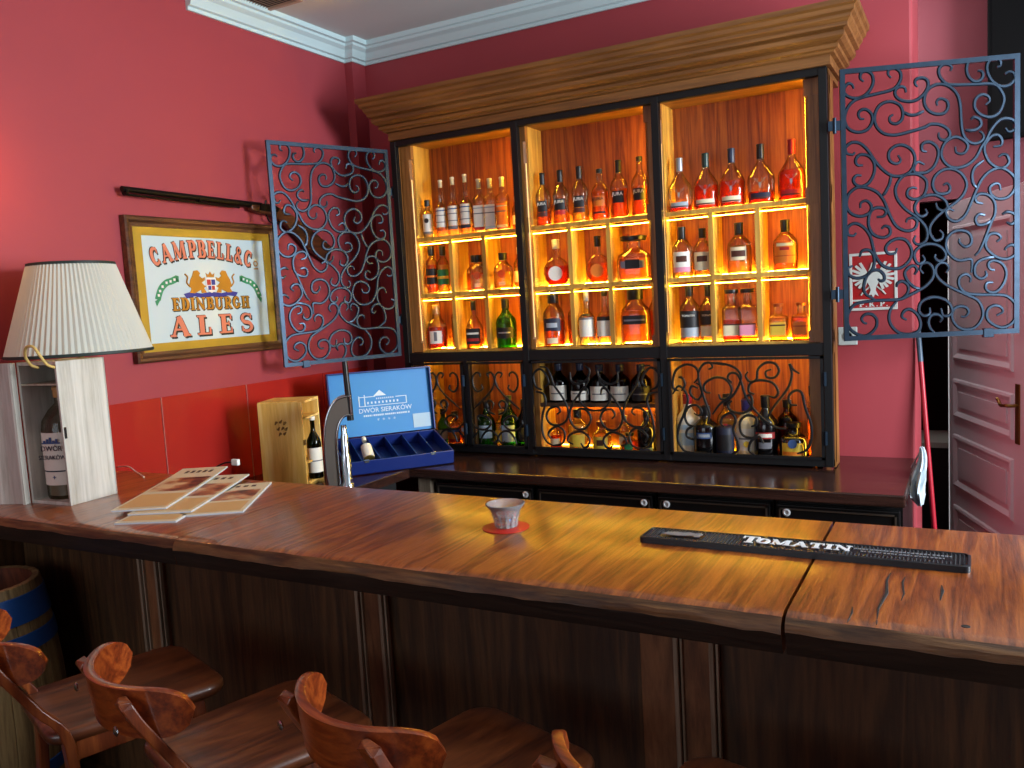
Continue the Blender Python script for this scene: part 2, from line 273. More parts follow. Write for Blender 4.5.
GRILLE_M = [[843,1283,869,1306,859,1344,824,1378,785,1350,794,1289,830,1270],[792,1261,835,1250,847,1206,825,1139,818,1060,839,1005,875,983],[908,1146,927,1162,910,1184,867,1173,847,1133,869,1095,917,1090,961,1119,970,1174,938,1240,899,1294,883,1344,861,1383,825,1389],[1033,1126,1016,1147,1035,1175,1076,1164,1093,1121,1059,1075,1006,1076,976,1130,995,1196,1046,1262,1089,1316,1085,1348],[1126,1165,1076,1175,1038,1218,1046,1267,1076,1278,1086,1246],[864,1017,854,1050,905,1084,945,1052,930,996,875,983],[990,993,961,1008,975,1042,1035,1060,1080,1028,1073,990,1049,978,1032,1000],[992,1360,996,1316,1036,1300,1084,1326,1098,1369,1076,1391]]
GRILLE_L = [[465,1340,463,1356,442,1363,419,1340,420,1289,445,1260,475,1277,469,1298],[520,1335,509,1356,534,1362,552,1331,541,1285,501,1239,450,1197,414,1167],[517,1180,502,1172,491,1193,514,1214,537,1197,525,1168],[499,1197,505,1155,543,1139],[448,1103,435,1120,455,1133,498,1121,515,1088,479,1057,431,1061,403,1086],[514,995,534,987,553,1013,527,1046,488,1049,457,1019,445,984],[430,1044,398,1009]]
# ------------------------------------------------------------------ palette
RED = mat('red_wall_paint', '#9b3941', .62, var=.06, scale=3, bump=.04)
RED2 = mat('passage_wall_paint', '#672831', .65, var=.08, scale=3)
PANEL = mat('red_gloss_panel', '#a3261f', .22, var=.05, scale=2)
CEIL = mat('ceiling_paint', '#cdd2d0', .8, var=.05, scale=1.2)
CROWN = mat('crown_paint', '#c3dde0', .5)
FLOOR = wood('floor_boards', '#2a1a10', '#3d2717', '#54371f', 'y', .45)
BARTOP = wood('bar_top_oak', '#3c1908', '#7e3f13', '#a65d22', 'y', .28, 7, .07, coat=.6, bump=.4, blot=.3)
BAREDGE = wood('bar_edge_worn', '#24160a', '#56381c', '#875f36', 'x', .5, 5, .08, bump=.6)
BARUNDER = wood('bar_edge_stained', '#17110d', '#241a14', '#33261d', 'x', .5, 5, .08, bump=.3)
DARKWOOD = wood('bar_front_stained', '#2a1b0f', '#462e18', '#624326', 'z', .5, 5, .07, bump=.3)
BEAD = wood('bead_worn', '#6a5844', '#93806a', '#b3a089', 'z', .5, 6, .05)
STILE = wood('stile_wood', '#3a2214', '#6e4629', '#94643f', 'z', .5, 3, .16, bump=.3)
COUNTER = wood('back_counter_wood', '#1e1311', '#2e1c18', '#3f2822', 'x', .2, 4, .06, coat=.3, bump=.05)
OAK = wood('cornice_oak', '#5a3714', '#73491c', '#8a5c2a', 'x', .5, 5, .05, bump=.2)
OAKV = wood('post_oak', '#5a3614', '#86541f', '#a3703a', 'z', .45, 6, .05, bump=.2)
OAKL = wood('shelf_oak', '#8a6020', '#bd8c36', '#d4a84a', 'z', .5, 5, .06, bump=.1)
OAKB = wood('back_panel_oak', '#561f04', '#98490f', '#b8661c', 'z', .5, 9, .04, bump=.15)
IRON = mat('black_iron', '#0a0b0d', .5, .3, var=.25, scale=30)
GATEIRON = mat('gate_iron', '#263544', .32, .72, var=.4, scale=25)
LED = glow('led_amber', '#ffc838', 75); LEDB = glow('led_back', '#ffca3c', 170); LEDL = glow('led_low', '#ffcc40', 36); LEDS = glow('added_led_side', '#ffc838', 75)
LEDW = glow('led_pale', '#ffd58a', 1.6)
BLACK = mat('black_plastic', '#0c0d0f', .35); BLACKM = mat('black_matt', '#0b0b0c', .7)
FRIDGE = mat('fridge_black', '#0d0d0e', .3); TRIMM = mat('fridge_trim', '#6d6258', .35, .8)
LOCKM = mat('lock_nickel', '#e3e8ea', .3, .35); CHROME = mat('chrome', '#c9d4dc', .12, 1); STEEL = mat('steel', '#8d96a0', .3, 1)
WHITE = mat('white_paint', '#e6e6e2', .5); DOORW = mat('door_paint', '#dcdadc', .42, var=.03, scale=3)
BRASS = mat('aged_brass', '#8a6a34', .35, .9); GOLD = mat('gold_mount', '#a88d2e', .45, .35, var=.15, scale=14)

# ------------------------------------------------------------------ room shell
XL, YB, ZC = -.4593, .33, 3.28
struct('floor', MB().box(-1, 5.6, -7.4, 3.4, -.1, 0), FLOOR)
struct('ceiling', MB().box(-1, 5.6, -7.4, 3.4, ZC, ZC+.1), CEIL)
struct('wall_left', MB().box(XL-.15, XL, -7.4, .33, 0, ZC), RED)
struct('wall_back', MB().box(XL-.15, 2.54, YB, .82, 0, ZC), RED, bevel=.012)
struct('wall_corner', MB().box(XL, -.4046, .2098, YB, 0, ZC), RED)
mb = MB().box(5.45, 5.6, -7.4, 3.4, 0, .95).box(5.45, 5.6, -7.4, 3.4, 2.95, ZC).box(5.45, 5.6, -.4, 3.4, .95, 2.95).box(5.45, 5.6, -7.4, -3.1, .95, 2.95)  # gap left for the assumed, unseen window of the side light
struct('wall_right', mb, RED)
mb = MB().box(-1, 5.6, -7.4, -7.2, 0, 1.05).box(-1, 5.6, -7.4, -7.2, 2.95, ZC).box(-1, -.5, -7.4, -7.2, 1.05, 2.95).box(2.9, 5.6, -7.4, -7.2, 1.05, 2.95)  # gap left for an assumed, unseen rear window
struct('wall_rear', mb, RED)
# passage behind the bar: red wall with a doorway, dark room beyond
mb = MB().box(2.72, 5.6, 1.56, 1.66, 0, ZC).box(1.6, 2.72, 1.56, 1.66, 2.16, ZC).box(1.5, 1.75, 1.56, 1.66, 0, 2.16)
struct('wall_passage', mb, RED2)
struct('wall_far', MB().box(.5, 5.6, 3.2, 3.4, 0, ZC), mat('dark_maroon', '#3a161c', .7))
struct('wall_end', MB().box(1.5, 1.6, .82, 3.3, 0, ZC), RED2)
# red gloss splash panels along the left wall
for i, (a, b) in enumerate(((-1.95, -1.2845), (-1.2775, -.7725), (-.7655, -.2), (-.195, .2098))):
    struct('trim_%d' % (i+1), MB().box(XL, XL+.006, a, b, .9, 1.388), PANEL, bevel=.001)
struct('trim_7', MB().box(XL, XL+.02, -7.2, -1.96, 0, 1.017), DARKWOOD)  # dark strip stands in for the shade on the wall below the bar
for i, y in enumerate((-1.281, -.769)):
    struct('trim_%d' % (i+8), MB().box(XL, XL+.0075, y-.0016, y+.0016, .9, 1.388), mat('pale_sealant_%d' % i, '#b06a66', .5))
# crown moulding
prof = [(0, 3.17), (.012, 3.17), (.014, 3.186), (.03, 3.19), (.034, 3.2), (.05, 3.226), (.072, 3.24), (.076, 3.252), (.092, 3.256), (.095, 3.28), (0, 3.28)]
struct('trim_5', MB().sweep([(XL, -.93), (XL, .2098), (-.4046, .2098), (-.4046, YB), (2.54, YB), (2.54, .82)], prof), CROWN, smooth=25)

# ------------------------------------------------------------------ bar: front, three top slabs
BYF, BYB, BZ = -2.22, -1.51, 1.1
t = thing('bar_counter', 'dark stained panelled wooden bar body under the oak top slabs', 'bar', (1.4, -1.98, 0))
S = (1.4, -1.98, 0)
xs = [XL, .27, 1.21, 2.15, 3.09, 3.6]
for i in range(5):
    a, b = xs[i]+(.09 if i else 0), xs[i+1]
    mb = MB().box(a, b, -1.975, -1.95, .1, 1.016)
    mb.build('panel', DARKWOOD, t, shift=S)
for x in xs[1:5]:
    o = MB().box(x, x+.09, -1.995, -1.95, .1, 1.016).build('stile', STILE, t, shift=S, bevel=.002)
    for e in (x-.006, x+.078):
        MB().box(e, e+.011, -2.012, -1.99, .1, 1.014).box(e+.014, e+.02, -2.004, -1.99, .1, .985).build('bead', BEAD, o, shift=S, bevel=.002)
MB().box(2.055, 2.15, -1.99, -1.95, .1, 1.016).build('wide_board', STILE, t, shift=S, bevel=.003)
MB().box(XL, 3.6, -2.0, -1.95, 0, .1).build('plinth', DARKWOOD, t, shift=S, bevel=.004)
MB().box(XL, 3.6, -1.56, -1.53, 0, 1.016).build('rear_board', DARKWOOD, t, shift=S)
def top_slab(x0, x1, label, seed, lip):
    rnd = random.Random(seed); n = max(4, int((x1-x0)/.035)); rings = []; w1 = w2 = 0
    for i in range(n+1):
        x = x0+(x1-x0)*i/n; w1 = .75*w1+rnd.uniform(-.003, .003); w2 = .7*w2+rnd.uniform(-.0022, .0022)
        e = .012 if 0 < i < n else 0
        rings.append([(x, BYB, 1.017), (x, BYB, 1.096), (x, BYB-.004, BZ), (x, BYF+.03+lip*.3+w1, BZ), (x, BYF+.014+w1*.8, BZ-.006), (x, BYF+.003+w1, BZ-lip*.55+w2),
                      (x, BYF+w1*.7, BZ-lip+w2), (x, BYF+.004+w1*.5, BZ-lip-.006), (x, BYF+.012, 1.022), (x, BYF+.016, 1.017)])
    mb = MB(); m = len(rings[0]); mb.loft(rings, True, True, 0)
    q = 0
    for i in range(n):
        for j in range(m):
            mb.m[i*m+j] = 1 if j in (4, 5) else (2 if j in (6, 7, 8) else 0)
    c = ((x0+x1)/2, (BYF+BYB)/2, 1.017)
    o = mb.build('bar_top_slab', [BARTOP, BAREDGE, BARUNDER], None, smooth=35, shift=c); o.location = c
    return tag(o, label, 'bar top', 'oak slabs of the bar top')
top_slab(XL+.002, .713, 'left oak slab of the bar top, under the magazines and whitewashed box', 3, .03)
top_slab(.716, 2.432, 'long middle oak slab of the bar top, under the glass candle holder', 5, .036)
top_slab(2.439, 3.6, 'right oak slab of the bar top, cracked, with plugged screw holes', 8, .034)
# cracks and screw holes of the right slab
for o in list(COL.objects):
    if o.name.startswith('bar_top_slab') and 'right oak' in o['label']:
        L0 = o.location
        def crack(pts, w0):
            mb = MB(); mb.tube([(x-L0.x, y-L0.y, BZ-.0012-L0.z) for x, y in pts], lambda u: w0*math.sin(PI*min(.97, max(.06, u))), 5)
            mb.build('crack', BLACKM, o)
        crack([(2.60, -2.20), (2.596, -2.12), (2.604, -2.03), (2.598, -1.95), (2.603, -1.86)], .0045)
        crack([(2.63, -2.1), (2.635, -2.02), (2.628, -1.95), (2.634, -1.87)], .003)
        crack([(2.55, -2.21), (2.553, -2.16), (2.548, -2.1)], .003)
        crack([(2.70, -2.05), (2.703, -1.98), (2.70, -1.93)], .0045)
        for x, y in ((2.745, -2.16), (2.705, -1.72), (3.1, -2.15)):
            MB().lathe([(.008, 0), (.007, .0008)], 12, (x-L0.x, y-L0.y, BZ-L0.z)).build('screw_hole', BLACKM, o)

# ------------------------------------------------------------------ back counter and fridges
def counter(name, boxes, label, c):
    mb = MB()
    for b in boxes: mb.box(*b)
    o = mb.build(name, COUNTER, None, bevel=.006, shift=c); o.location = c; return tag(o, label, 'counter')
counter('back_counter', [(XL+.008, 2.54, -.42, YB-.002, .872, .92)], 'long dark polished wood counter under the lit bottle cabinet', (1.04, -.04, .872))
counter('side_counter', [(XL+.008, .27, -1.5, -.423, .872, .92)], 'short dark wood counter along the left wall under the blue gift box', (-.1, -.96, .872))
fx = [.378, .95, 1.54, 2.045, 2.53]
pos = ['left end', 'second from the left', 'third from the left', 'right end']
for i in range(4):
    a, b = fx[i]+.004, fx[i+1]-.004
    t = thing('bar_fridge', 'low black fridge cabinet under the back counter, %s of the four' % pos[i], 'fridge', ((a+b)/2, -.05, 0), 0, 'black fridges under the back counter')
    S = ((a+b)/2, -.05, 0)
    MB().box(a, b, -.34, .3, 0, .871).build('body', FRIDGE, t, shift=S)
    d = MB().box(a+.008, b-.008, -.375, -.342, .06, .845).build('door', FRIDGE, t, shift=S, bevel=.004)
    f = MB().box(a+.02, b-.02, -.38, -.374, .826, .832).box(a+.02, a+.026, -.38, -.374, .1, .832).box(b-.026, b-.02, -.38, -.374, .1, .832)
    f.build('trim', TRIMM, d, shift=S)
    lx = b-.045 if i < 2 else a+.05
    mb = MB(); mb.lathe([(.015, 0), (.016, .006), (.010, .009), (.008, .005)], 16); mb.xf(Matrix.Translation((lx, -.375, .815)) @ Matrix.Rotation(PI/2, 4, 'X'))
    mb.build('lock', LOCKM, d, shift=S, smooth=40)
o = MB().box(.30, .372, -.40, .3, 0, .871).build('end_panel', wood('beige_panel', '#5f5548', '#7a6e5e', '#8f8474', 'z'), None, shift=(.336, -.05, 0))
o.location = (.336, -.05, 0); tag(o, 'narrow beige board beside the left end fridge', 'board')
o = MB().box(XL+.008, .2, -1.48, -.45, 0, .871).build('side_cabinet', BLACKM, None, shift=(-.13, -.96, 0), bevel=.004)
o.location = (-.13, -.96, 0); tag(o, 'black low cabinet carrying the side counter by the left wall', 'cabinet')
# ------------------------------------------------------------------ lit bottle cabinet
CW = 2.237; CB = (1.118, .16, .92)
cab = thing('display_cabinet', 'oak bottle cabinet lit amber behind black iron frames and open scroll gates', 'cabinet', CB)
def part(mb, name, m, parent=None, **k): return mb.build(name, m, parent or cab, shift=CB, **k)
Z3, Z2, Z1, ZT = 1.485, 1.798, 2.105, 2.606
bays = [(.084, .705), (.788, 1.414), (1.498, 2.132)]
posts = [(0, .084), (.705, .788), (1.414, 1.498), (2.132, 2.237)]
prof = [(0, 2.633), (.014, 2.633), (.014, 2.672), (.03, 2.676), (.034, 2.684), (.047, 2.69), (.051, 2.703), (.046, 2.711), (.06, 2.715), (.074, 2.727), (.077, 2.743), (.072, 2.752),
        (.09, 2.757), (.092, 2.77), (.104, 2.785), (.106, 2.797), (.118, 2.806), (.122, 2.822), (.132, 2.83), (.134, 2.85), (-.02, 2.85), (-.02, 2.633)]
part(MB().sweep([(.0, YB-.002), (.0, -.006), (CW, -.006), (CW, YB-.002)], [(-a, z) for a, z in prof] if False else prof), 'cornice', OAK, smooth=20)
part(MB().box(0, CW, .03, YB-.002, 2.606, 2.629), 'top_board', OAK)
for x in (.06, CW-.08): part(MB().box(x, x+.02, .066, YB-.002, .925, 2.606), 'side_panel', OAKV)
for x in (0, CW-.012): part(MB().box(x, x+.012, .03, .15, .925, 2.606), 'face_return', OAKV)
for a, b in posts:
    mb = MB(); c = .016
    for z0, z1 in ((1.478, 1.53), (2.075, 2.15), (2.53, 2.605)): mb.box(a, b, .038, .066, z0, z1)
    for z0, z1 in ((1.53, 2.075), (2.15, 2.53)):
        mb.loft([[(a+.004, .066, z), (a+.004, .05, z), (a+c, .04, z), (b-c, .04, z), (b-.004, .05, z), (b-.004, .066, z)] for z in (z0, z1)])
    part(mb, 'post', OAKV)
    part(MB().box(a, b, .04, .066, .945, 1.43), 'lower_post', OAKV)
for i, (a, b) in enumerate(bays):
    part(MB().box(a-.02, b+.02, .222, .236, 1.44, ZT), 'back_panel', OAKB)
    part(MB().box(a-.02, b+.02, .222, .236, .945, 1.43), 'lower_back_panel', OAKB)
    for x0, x1 in ((a-.022, a), (b+.005, b+.022)):
        part(MB().box(x0, x1, .066, .222, .945, ZT), 'bay_side', OAKL)
    for z in (Z1, Z2): part(MB().box(a, b+.005, .06, .222, z-.014, z).box(a, b, .052, .06, z-.023, z), 'shelf', OAKL, bevel=.001)
    part(MB().box(a, b, .04, .222, 1.462, Z3), 'bay_floor', OAKL)
    part(MB().box(a, b, .04, .222, .93, .947), 'lower_floor', OAKL)
    part(MB().box(a, b, .05, .222, 1.425, 1.44), 'lower_ceiling', OAKV)
    w3 = (b-a)/3
    for k in (1, 2):
        x = a+w3*k
        for z0, z1 in ((Z3, Z2-.021), (Z2, Z1-.021)): part(MB().box(x-.011, x+.011, .055, .222, z0, z1), 'divider', OAKL)
    # led strips: under the front lip of each shelf, along the back of each floor, down the left post
    for z0, z1 in ((Z3, Z2-.024), (Z2, Z1-.024), (Z1, ZT), (.95, 1.42)): part(MB().box(b+.001, b+.0045, .068, .078, z0+.008, z1-.006), 'led_strip', LEDS if z0 > 1 else LEDL)  # added emitters, hidden behind the right post to brighten each bay
    for z in (Z1-.021, Z2-.021): part(MB().box(a+.004, b-.004, .0605, .0675, z-.018, z-.0145), 'led_strip', LED)
    for z in (Z1, Z2, Z3): part(MB().box(a+.01, b-.01, .204, .213, z+.0004, z+.0045), 'led_strip', LEDB)
    part(MB().box(a-.0035, a-.0005, .036, .04, 1.54, 2.42), 'led_profile', LEDW)
    part(MB().box(a+.012, b-.01, .205, .214, .948, .952), 'led_strip', LEDL)
    part(MB().box(a+.01, b-.01, .066, .074, 1.418, 1.424) if i != 1 else MB().box(a+.01, b-.01, .2, .208, 1.165, 1.172), 'led_strip', LEDL)
part(MB().box(.788, 1.414, .05, .222, 1.176, 1.195), 'lower_shelf', DARKWOOD)
part(MB().box(.37, .39, .04, .222, .947, 1.425), 'lower_divider', DARKWOOD)
# black iron face frame
mb = MB()
for x0, x1 in ((-.018, .016), (.729, .764), (1.465, 1.5), (2.199, 2.233)): mb.box(x0, x1, -.006, .028, .93, 2.627)
mb.box(-.018, 2.233, -.004, .03, 2.60, 2.632).box(-.018, 2.233, -.003, .034, 1.422, 1.475).box(-.018, 2.233, -.003, .034, .93, .962)
mb.box(.36, .386, -.004, .03, .95, 1.44)
part(mb, 'iron_frame', IRON, bevel=.002)
def scroll_mesh(mb, data, fx_, r=.0074, n=6):
    for s in data:
        p = [(s[i]/1000, s[i+1]/1000) for i in range(0, len(s), 2)]
        q = catmull([(a, 0, b) for a, b in p], 4)
        mb.tube([fx_(v) for v in q], lambda u: r*(.62+.38*min(1, min(u, 1-u)*7)), n, flat=1, upv=(0, 1, 0))
def gate(loc, ang, label, bside):
    gw, gh = .695, 1.126
    M = Matrix.Translation(loc) @ Matrix.Rotation(ang, 4, 'Z')
    fr = MB().box(0, .02, -.008, .008, 0, gh).box(gw-.02, gw, -.008, .008, 0, gh).box(.02, gw-.02, -.008, .008, gh-.02, gh).box(.02, gw-.02, -.008, .008, 0, .02)
    g = part(fr.xf(M), 'gate_door', GATEIRON, label=label)
    sc = MB(); scroll_mesh(sc, GATE, lambda v: (v.x, 0, v.z))
    part(sc.xf(M), 'scrollwork', GATEIRON, g, smooth=50)
    for z in (.2, .9):
        h = MB().box(-.05, .004, -.006, .004, z-.02, z+.02); h.lathe([(.008, z-.032), (.008, z+.032)], 10, (-.024, -.004, 0))
        part(h.xf(M), 'hinge', GATEIRON, g, smooth=40)
    part(MB().box(gw-.14, gw-.1, -.012, .012, -.012, .026).xf(M), 'latch', GATEIRON, g, bevel=.002)
gate((2.283, .0, 1.481), R(20.7), 'blue-grey iron scroll gate swung open to the right of the cabinet', 1)
gate((-.035, -.014, 1.463), R(-111.6), 'blue-grey iron scroll gate swung open to the left, before the rifle', -1)
def grille(x0, x1, data, mirror, dx, label):
    mb = MB(); b = .012
    mb.box(x0, x0+b, -.012, .002, .962, 1.42).box(x1-b, x1, -.012, .002, .962, 1.42).box(x0, x1, -.012, .002, 1.408, 1.42).box(x0, x1, -.012, .002, .962, .974)
    g = part(mb, 'grille_door', IRON, label=label)
    sc = MB(); scroll_mesh(sc, data, lambda v: (v.x+dx, -.004, v.z), .0062, 6)
    if mirror: scroll_mesh(sc, data, lambda v: (2*mirror-v.x+dx, -.004, v.z), .0062, 6)
    part(sc, 'scrollwork', IRON, g, smooth=50)
    for z in (1.06, 1.32):
        h = MB().lathe([(.008, z-.03), (.008, z+.03)], 8, (x1+.006, -.014, 0)); part(h, 'hinge', GATEIRON, g, smooth=40)
grille(1.502, 2.197, GRILLE_R, 0, 0, 'low scroll grille in front of the right bay')
grille(.766, 1.463, GRILLE_M, 1.119, 0, 'low scroll grille in front of the middle bay')
grille(.388, .727, GRILLE_L, .554, 0, 'low narrow scroll grille second from the left')
grille(.018, .358, GRILLE_L, .554, -.368, 'low narrow scroll grille at the left end')
# ------------------------------------------------------------------ bottles
GLASS = thin_glass('bottle_glass', '#fbf9f2', '#c2b394', .6)
GLASSG = thin_glass('green_glass', '#6fb83e', '#1d4a10', .6, .12, '#4f9a2a'); GLASSD = thin_glass('dark_green_glass', '#2c5a24', '#0a1a0a', .6)
GLASSK = mat('black_glass', '#0c0b0c', .12, coat=.3)
GLASSN = thin_glass('brown_glass', '#7a3a12', '#1c0a04', .6)
LIQ = {'amber': ('#fbb548', '#e08420'), 'red': ('#f0702c', '#cc4414'), 'orange': ('#f99a38', '#df6f18'), 'gold': ('#fbd468', '#e6ac34'), 'pale': ('#fbe890', '#ecc654'), 'clear': ('#f8f2dc', '#d8c89a'), 'green': ('#7ac04a', '#2f7a1c')}
LIQM = {k: thin_glass('liquid_'+k, a, b, .25, .34, a) for k, (a, b) in LIQ.items()}
CAPC = {'black': '#0e0e10', 'silver': '#8d8f96', 'green': '#15302c', 'blue': '#1d2740', 'red': '#8d1020', 'gold': '#a8873a', 'white': '#e3ded0', 'cork': '#b98a52', 'clear': '#d9d2bd', 'copper': '#7a3c22', 'purple': '#3a3470'}
CAPM = {k: mat('cap_'+k, v, .35, .5 if k in ('silver', 'gold', 'copper') else 0) for k, v in CAPC.items()}
LABC = {'white': '#ddd9cc', 'black': '#121013', 'cream': '#d8cba6', 'orange': '#d9761e', 'red': '#a01f1c', 'blue': '#36507e', 'green': '#1f7a4a', 'brown': '#4a2416', 'pink': '#d98aa0', 'silver': '#98a0a8', 'yellow': '#d8b63a', 'navy': '#141a30', 'lightblue': '#a9c4d6', 'dorange': '#b84a14', 'grey': '#6a6a70'}
LABM = {k: mat('label_'+k, v, .55) for k, v in LABC.items()}
PROF = {
 'std': [(.93, 0), (1, .02), (1, .56), (.94, .62), (.62, .69), (.38, .75), (.32, .8), (.32, .94)],
 'jura': [(.9, 0), (1, .03), (.99, .12), (.88, .3), (.88, .38), (.98, .5), (.97, .56), (.8, .64), (.45, .72), (.32, .77), (.3, .95)],
 'stag': [(.95, 0), (1, .02), (1, .4), (.93, .47), (.62, .58), (.38, .66), (.26, .72), (.24, .95)],
 'tall': [(.97, 0), (1, .015), (1, .44), (.95, .5), (.62, .56), (.38, .61), (.33, .68), (.33, .96)],
 'square': [(.96, 0), (1, .02), (1, .6), (.93, .65), (.5, .69), (.42, .73), (.42, .95)],
 'disc': [(.5, 0), (.62, .03), (.86, .12), (1, .27), (.93, .42), (.66, .53), (.32, .6), (.2, .68), (.17, .95)],
 'squat': [(.93, 0), (1, .05), (1, .46), (.9, .58), (.55, .68), (.4, .73), (.4, .93)],
 'wine': [(.97, 0), (1, .02), (1, .52), (.9, .6), (.5, .7), (.36, .76), (.3, .82), (.3, .98)],
 'short': [(.95, 0), (1, .03), (1, .5), (.94, .6), (.6, .7), (.34, .76), (.32, .95)],
 'slim': [(.95, 0), (1, .02), (1, .62), (.9, .68), (.5, .74), (.42, .78), (.42, .96)],
 'jug': [(.9, 0), (1, .04), (1, .55), (.85, .68), (.42, .76), (.34, .8), (.34, .95)],
 'growler': [(.95, 0), (1, .03), (1, .62), (.93, .7), (.62, .79), (.3, .85), (.27, .97)],
 'can': [(.97, 0), (1, .01), (1, .88), (.9, .93), (.6, .97)],
}
def pr_at(prof, z):
    for (r0, z0), (r1, z1) in zip(prof, prof[1:]):
        if z <= z1: return r0+(r1-r0)*((z-z0)/(z1-z0) if z1 > z0 else 0)
    return prof[-1][0]
def ring(r, dep, n, z, k=28, a0=0, a1=2*PI, ends=False):
    out = []
    for j in range(k+(1 if ends else 0)):
        a = a0+(a1-a0)*j/k; c, s_ = math.cos(a), math.sin(a)
        out.append((r*math.copysign(abs(c)**(2/n), c), r*dep*math.copysign(abs(s_)**(2/n), s_), z))
    return out
def bottle(name, label, cat, loc, h, wd, style='std', sq=2, dep=1, glass=None, liq='amber', lev=.5, cap='black', caplen=.16, capw=1.25,
           lab='white', lz=(.15, .42), law=60, bands=(), txt=None, tcol='white', disc=None, group=None, rz=0, txts=None):
    g = thing(name, label, cat, loc, rz, group); P = PROF[style]; r0 = wd/2
    neck = PROF[style][-1][0]
    def n_at(z): return sq if z < .6 else max(2, sq-(sq-2)*min(1, (z-.6)/.12))
    zs = [z for _, z in P]
    fine = sorted(set(zs+[z0+(z1-z0)*q for z0, z1 in zip(zs, zs[1:]) for q in (.33, .66) if z1-z0 > .06]))
    body = MB().loft([ring(r0*pr_at(P, z), dep+(1-dep)*max(0, min(1, (z-.5)/.2)), n_at(z), h*z) for z in fine])
    body.build('glass_body', glass or GLASS, g, smooth=50)
    if liq and lev > .02:
        zz = [z for z in fine if z < lev]+[lev]
        q = MB().loft([ring(r0*pr_at(P, z)*.9-.0004, dep+(1-dep)*max(0, min(1, (z-.5)/.2)), n_at(z), h*max(z, .03)) for z in zz if z >= .02])
        q.build('liquid', LIQM[liq], g, smooth=50)
    cz = 1-caplen; cr = r0*neck*capw
    MB().lathe([(cr*.96, h*cz), (cr, h*(cz+.01)), (cr, h*.965), (cr*1.06, h*.968), (cr*1.06, h*.99), (cr*.9, h)], 18).build('cap', CAPM[cap], g, smooth=40)
    if lab:
        mats = [LABM[lab]]; mb = MB()
        def patch(z0, z1, aw, off, mi, k=14):
            rows = []
            for z in (z0, (z0*2+z1)/3, (z0+z1*2)/3, z1):
                rr = r0*pr_at(P, z)+off
                rows.append(ring(rr, (dep*(rr-off)+off)/rr, n_at(z), h*z, k, -PI/2-R(aw), -PI/2+R(aw), True))
            mb.loft(rows, False, False, mi)
        patch(lz[0], lz[1], law, .0009, 0)
        for (b0, b1, col, *aw) in bands:
            mats.append(LABM[col]); patch(b0, b1, aw[0] if aw else law*.96, .0016, len(mats)-1)
        yf = -(r0*dep*max(pr_at(P, lz[0]), pr_at(P, lz[1])))-.0022
        if disc:
            dz, dr, col = disc; mats.append(LABM[col]); k = len(mats)-1
            mb.prism([(dr*math.cos(2*PI*i/20), h*dz+dr*math.sin(2*PI*i/20)) for i in range(20)], yf-.0012, yf+.0015, k)
        for (s_, z, size, col) in ([(txt, (lz[0]+lz[1])/2, wd*.32, tcol)] if txt else [])+list(txts or []):
            mats.append(LABM[col]); text_mesh(mb, s_, 0, h*z, size, yf-.0014, len(mats)-1)
        mb.build('label', mats, g, smooth=40)
    return g
TOP = 'whisky bottles on the top shelf'; MID = 'whisky bottles on the middle shelf'; LOW = 'whisky bottles on the lowest lit shelf'; DN = 'bottles behind the low grilles'
YS = .108
def wb(x, z, h, wd, label, **k):
    y = k.pop('y', YS); wd *= 1.14; k.setdefault('rz', .45*math.atan2(2.75-x, 3.9)); return bottle(k.pop('name', 'whisky_bottle'), label, 'bottle', (x, y, z), h, wd, **k)
lb = 'left bay'
# top shelf, left bay
wb(.124, Z1, .206, .05, 'small black-capped bottle with round black emblem, first on left bay top shelf', style='slim', liq='clear', lev=.5, cap='black', lab='white', lz=(.1, .62), law=65, disc=(.45, .013, 'black'), bands=[(.47, .5, 'cream'), (.1, .16, 'grey')], group=TOP)
for x, h, bd, t in ((.217, .305, 'dorange', 'tall slim-necked bottle, white label with orange foot band, left bay top shelf'), (.295, .312, 'grey', 'tall slim-necked bottle, grey foot band, between the orange-banded one and the navy-banded one'), (.374, .318, 'navy', 'tallest slim-necked bottle, white label with navy foot band, left bay top shelf')):
    wb(x, Z1, h, .061, t, style='tall', liq='pale', lev=.44, cap='clear', caplen=.13, capw=1.0, lab='white', lz=(.16, .5), law=50, bands=[(.1, .15, bd), (.36, .375, 'grey'), (.44, .46, 'blue'), (.24, .255, 'grey')], group=TOP)
for x, h, lq, bd, t in ((.459, .283, 'clear', 'red', 'square clear bottle with white label and red foot, fifth on left bay top shelf'), (.527, .278, 'clear', 'lightblue', 'square clear bottle with pale blue label, sixth on left bay top shelf'), (.6, .277, 'amber', 'cream', 'square honey-coloured bottle with faint label, seventh on left bay top shelf')):
    wb(x, Z1, h, .058, t, style='square', sq=5, dep=.9, liq=lq, lev=.55 if lq == 'amber' else .3, cap='clear', caplen=.18, capw=.95, lab='white' if lq == 'clear' else 'orange', lz=(.1, .5), law=42, bands=[(.05, .1, bd), (.34, .36, 'grey'), (.44, .46, 'silver')], group=TOP)
wb(.668, Z1, .17, .044, 'small half-hidden bottle at the right end of left bay top shelf', style='slim', liq='amber', lev=.5, cap='silver', lab='cream', group=TOP, y=.135)
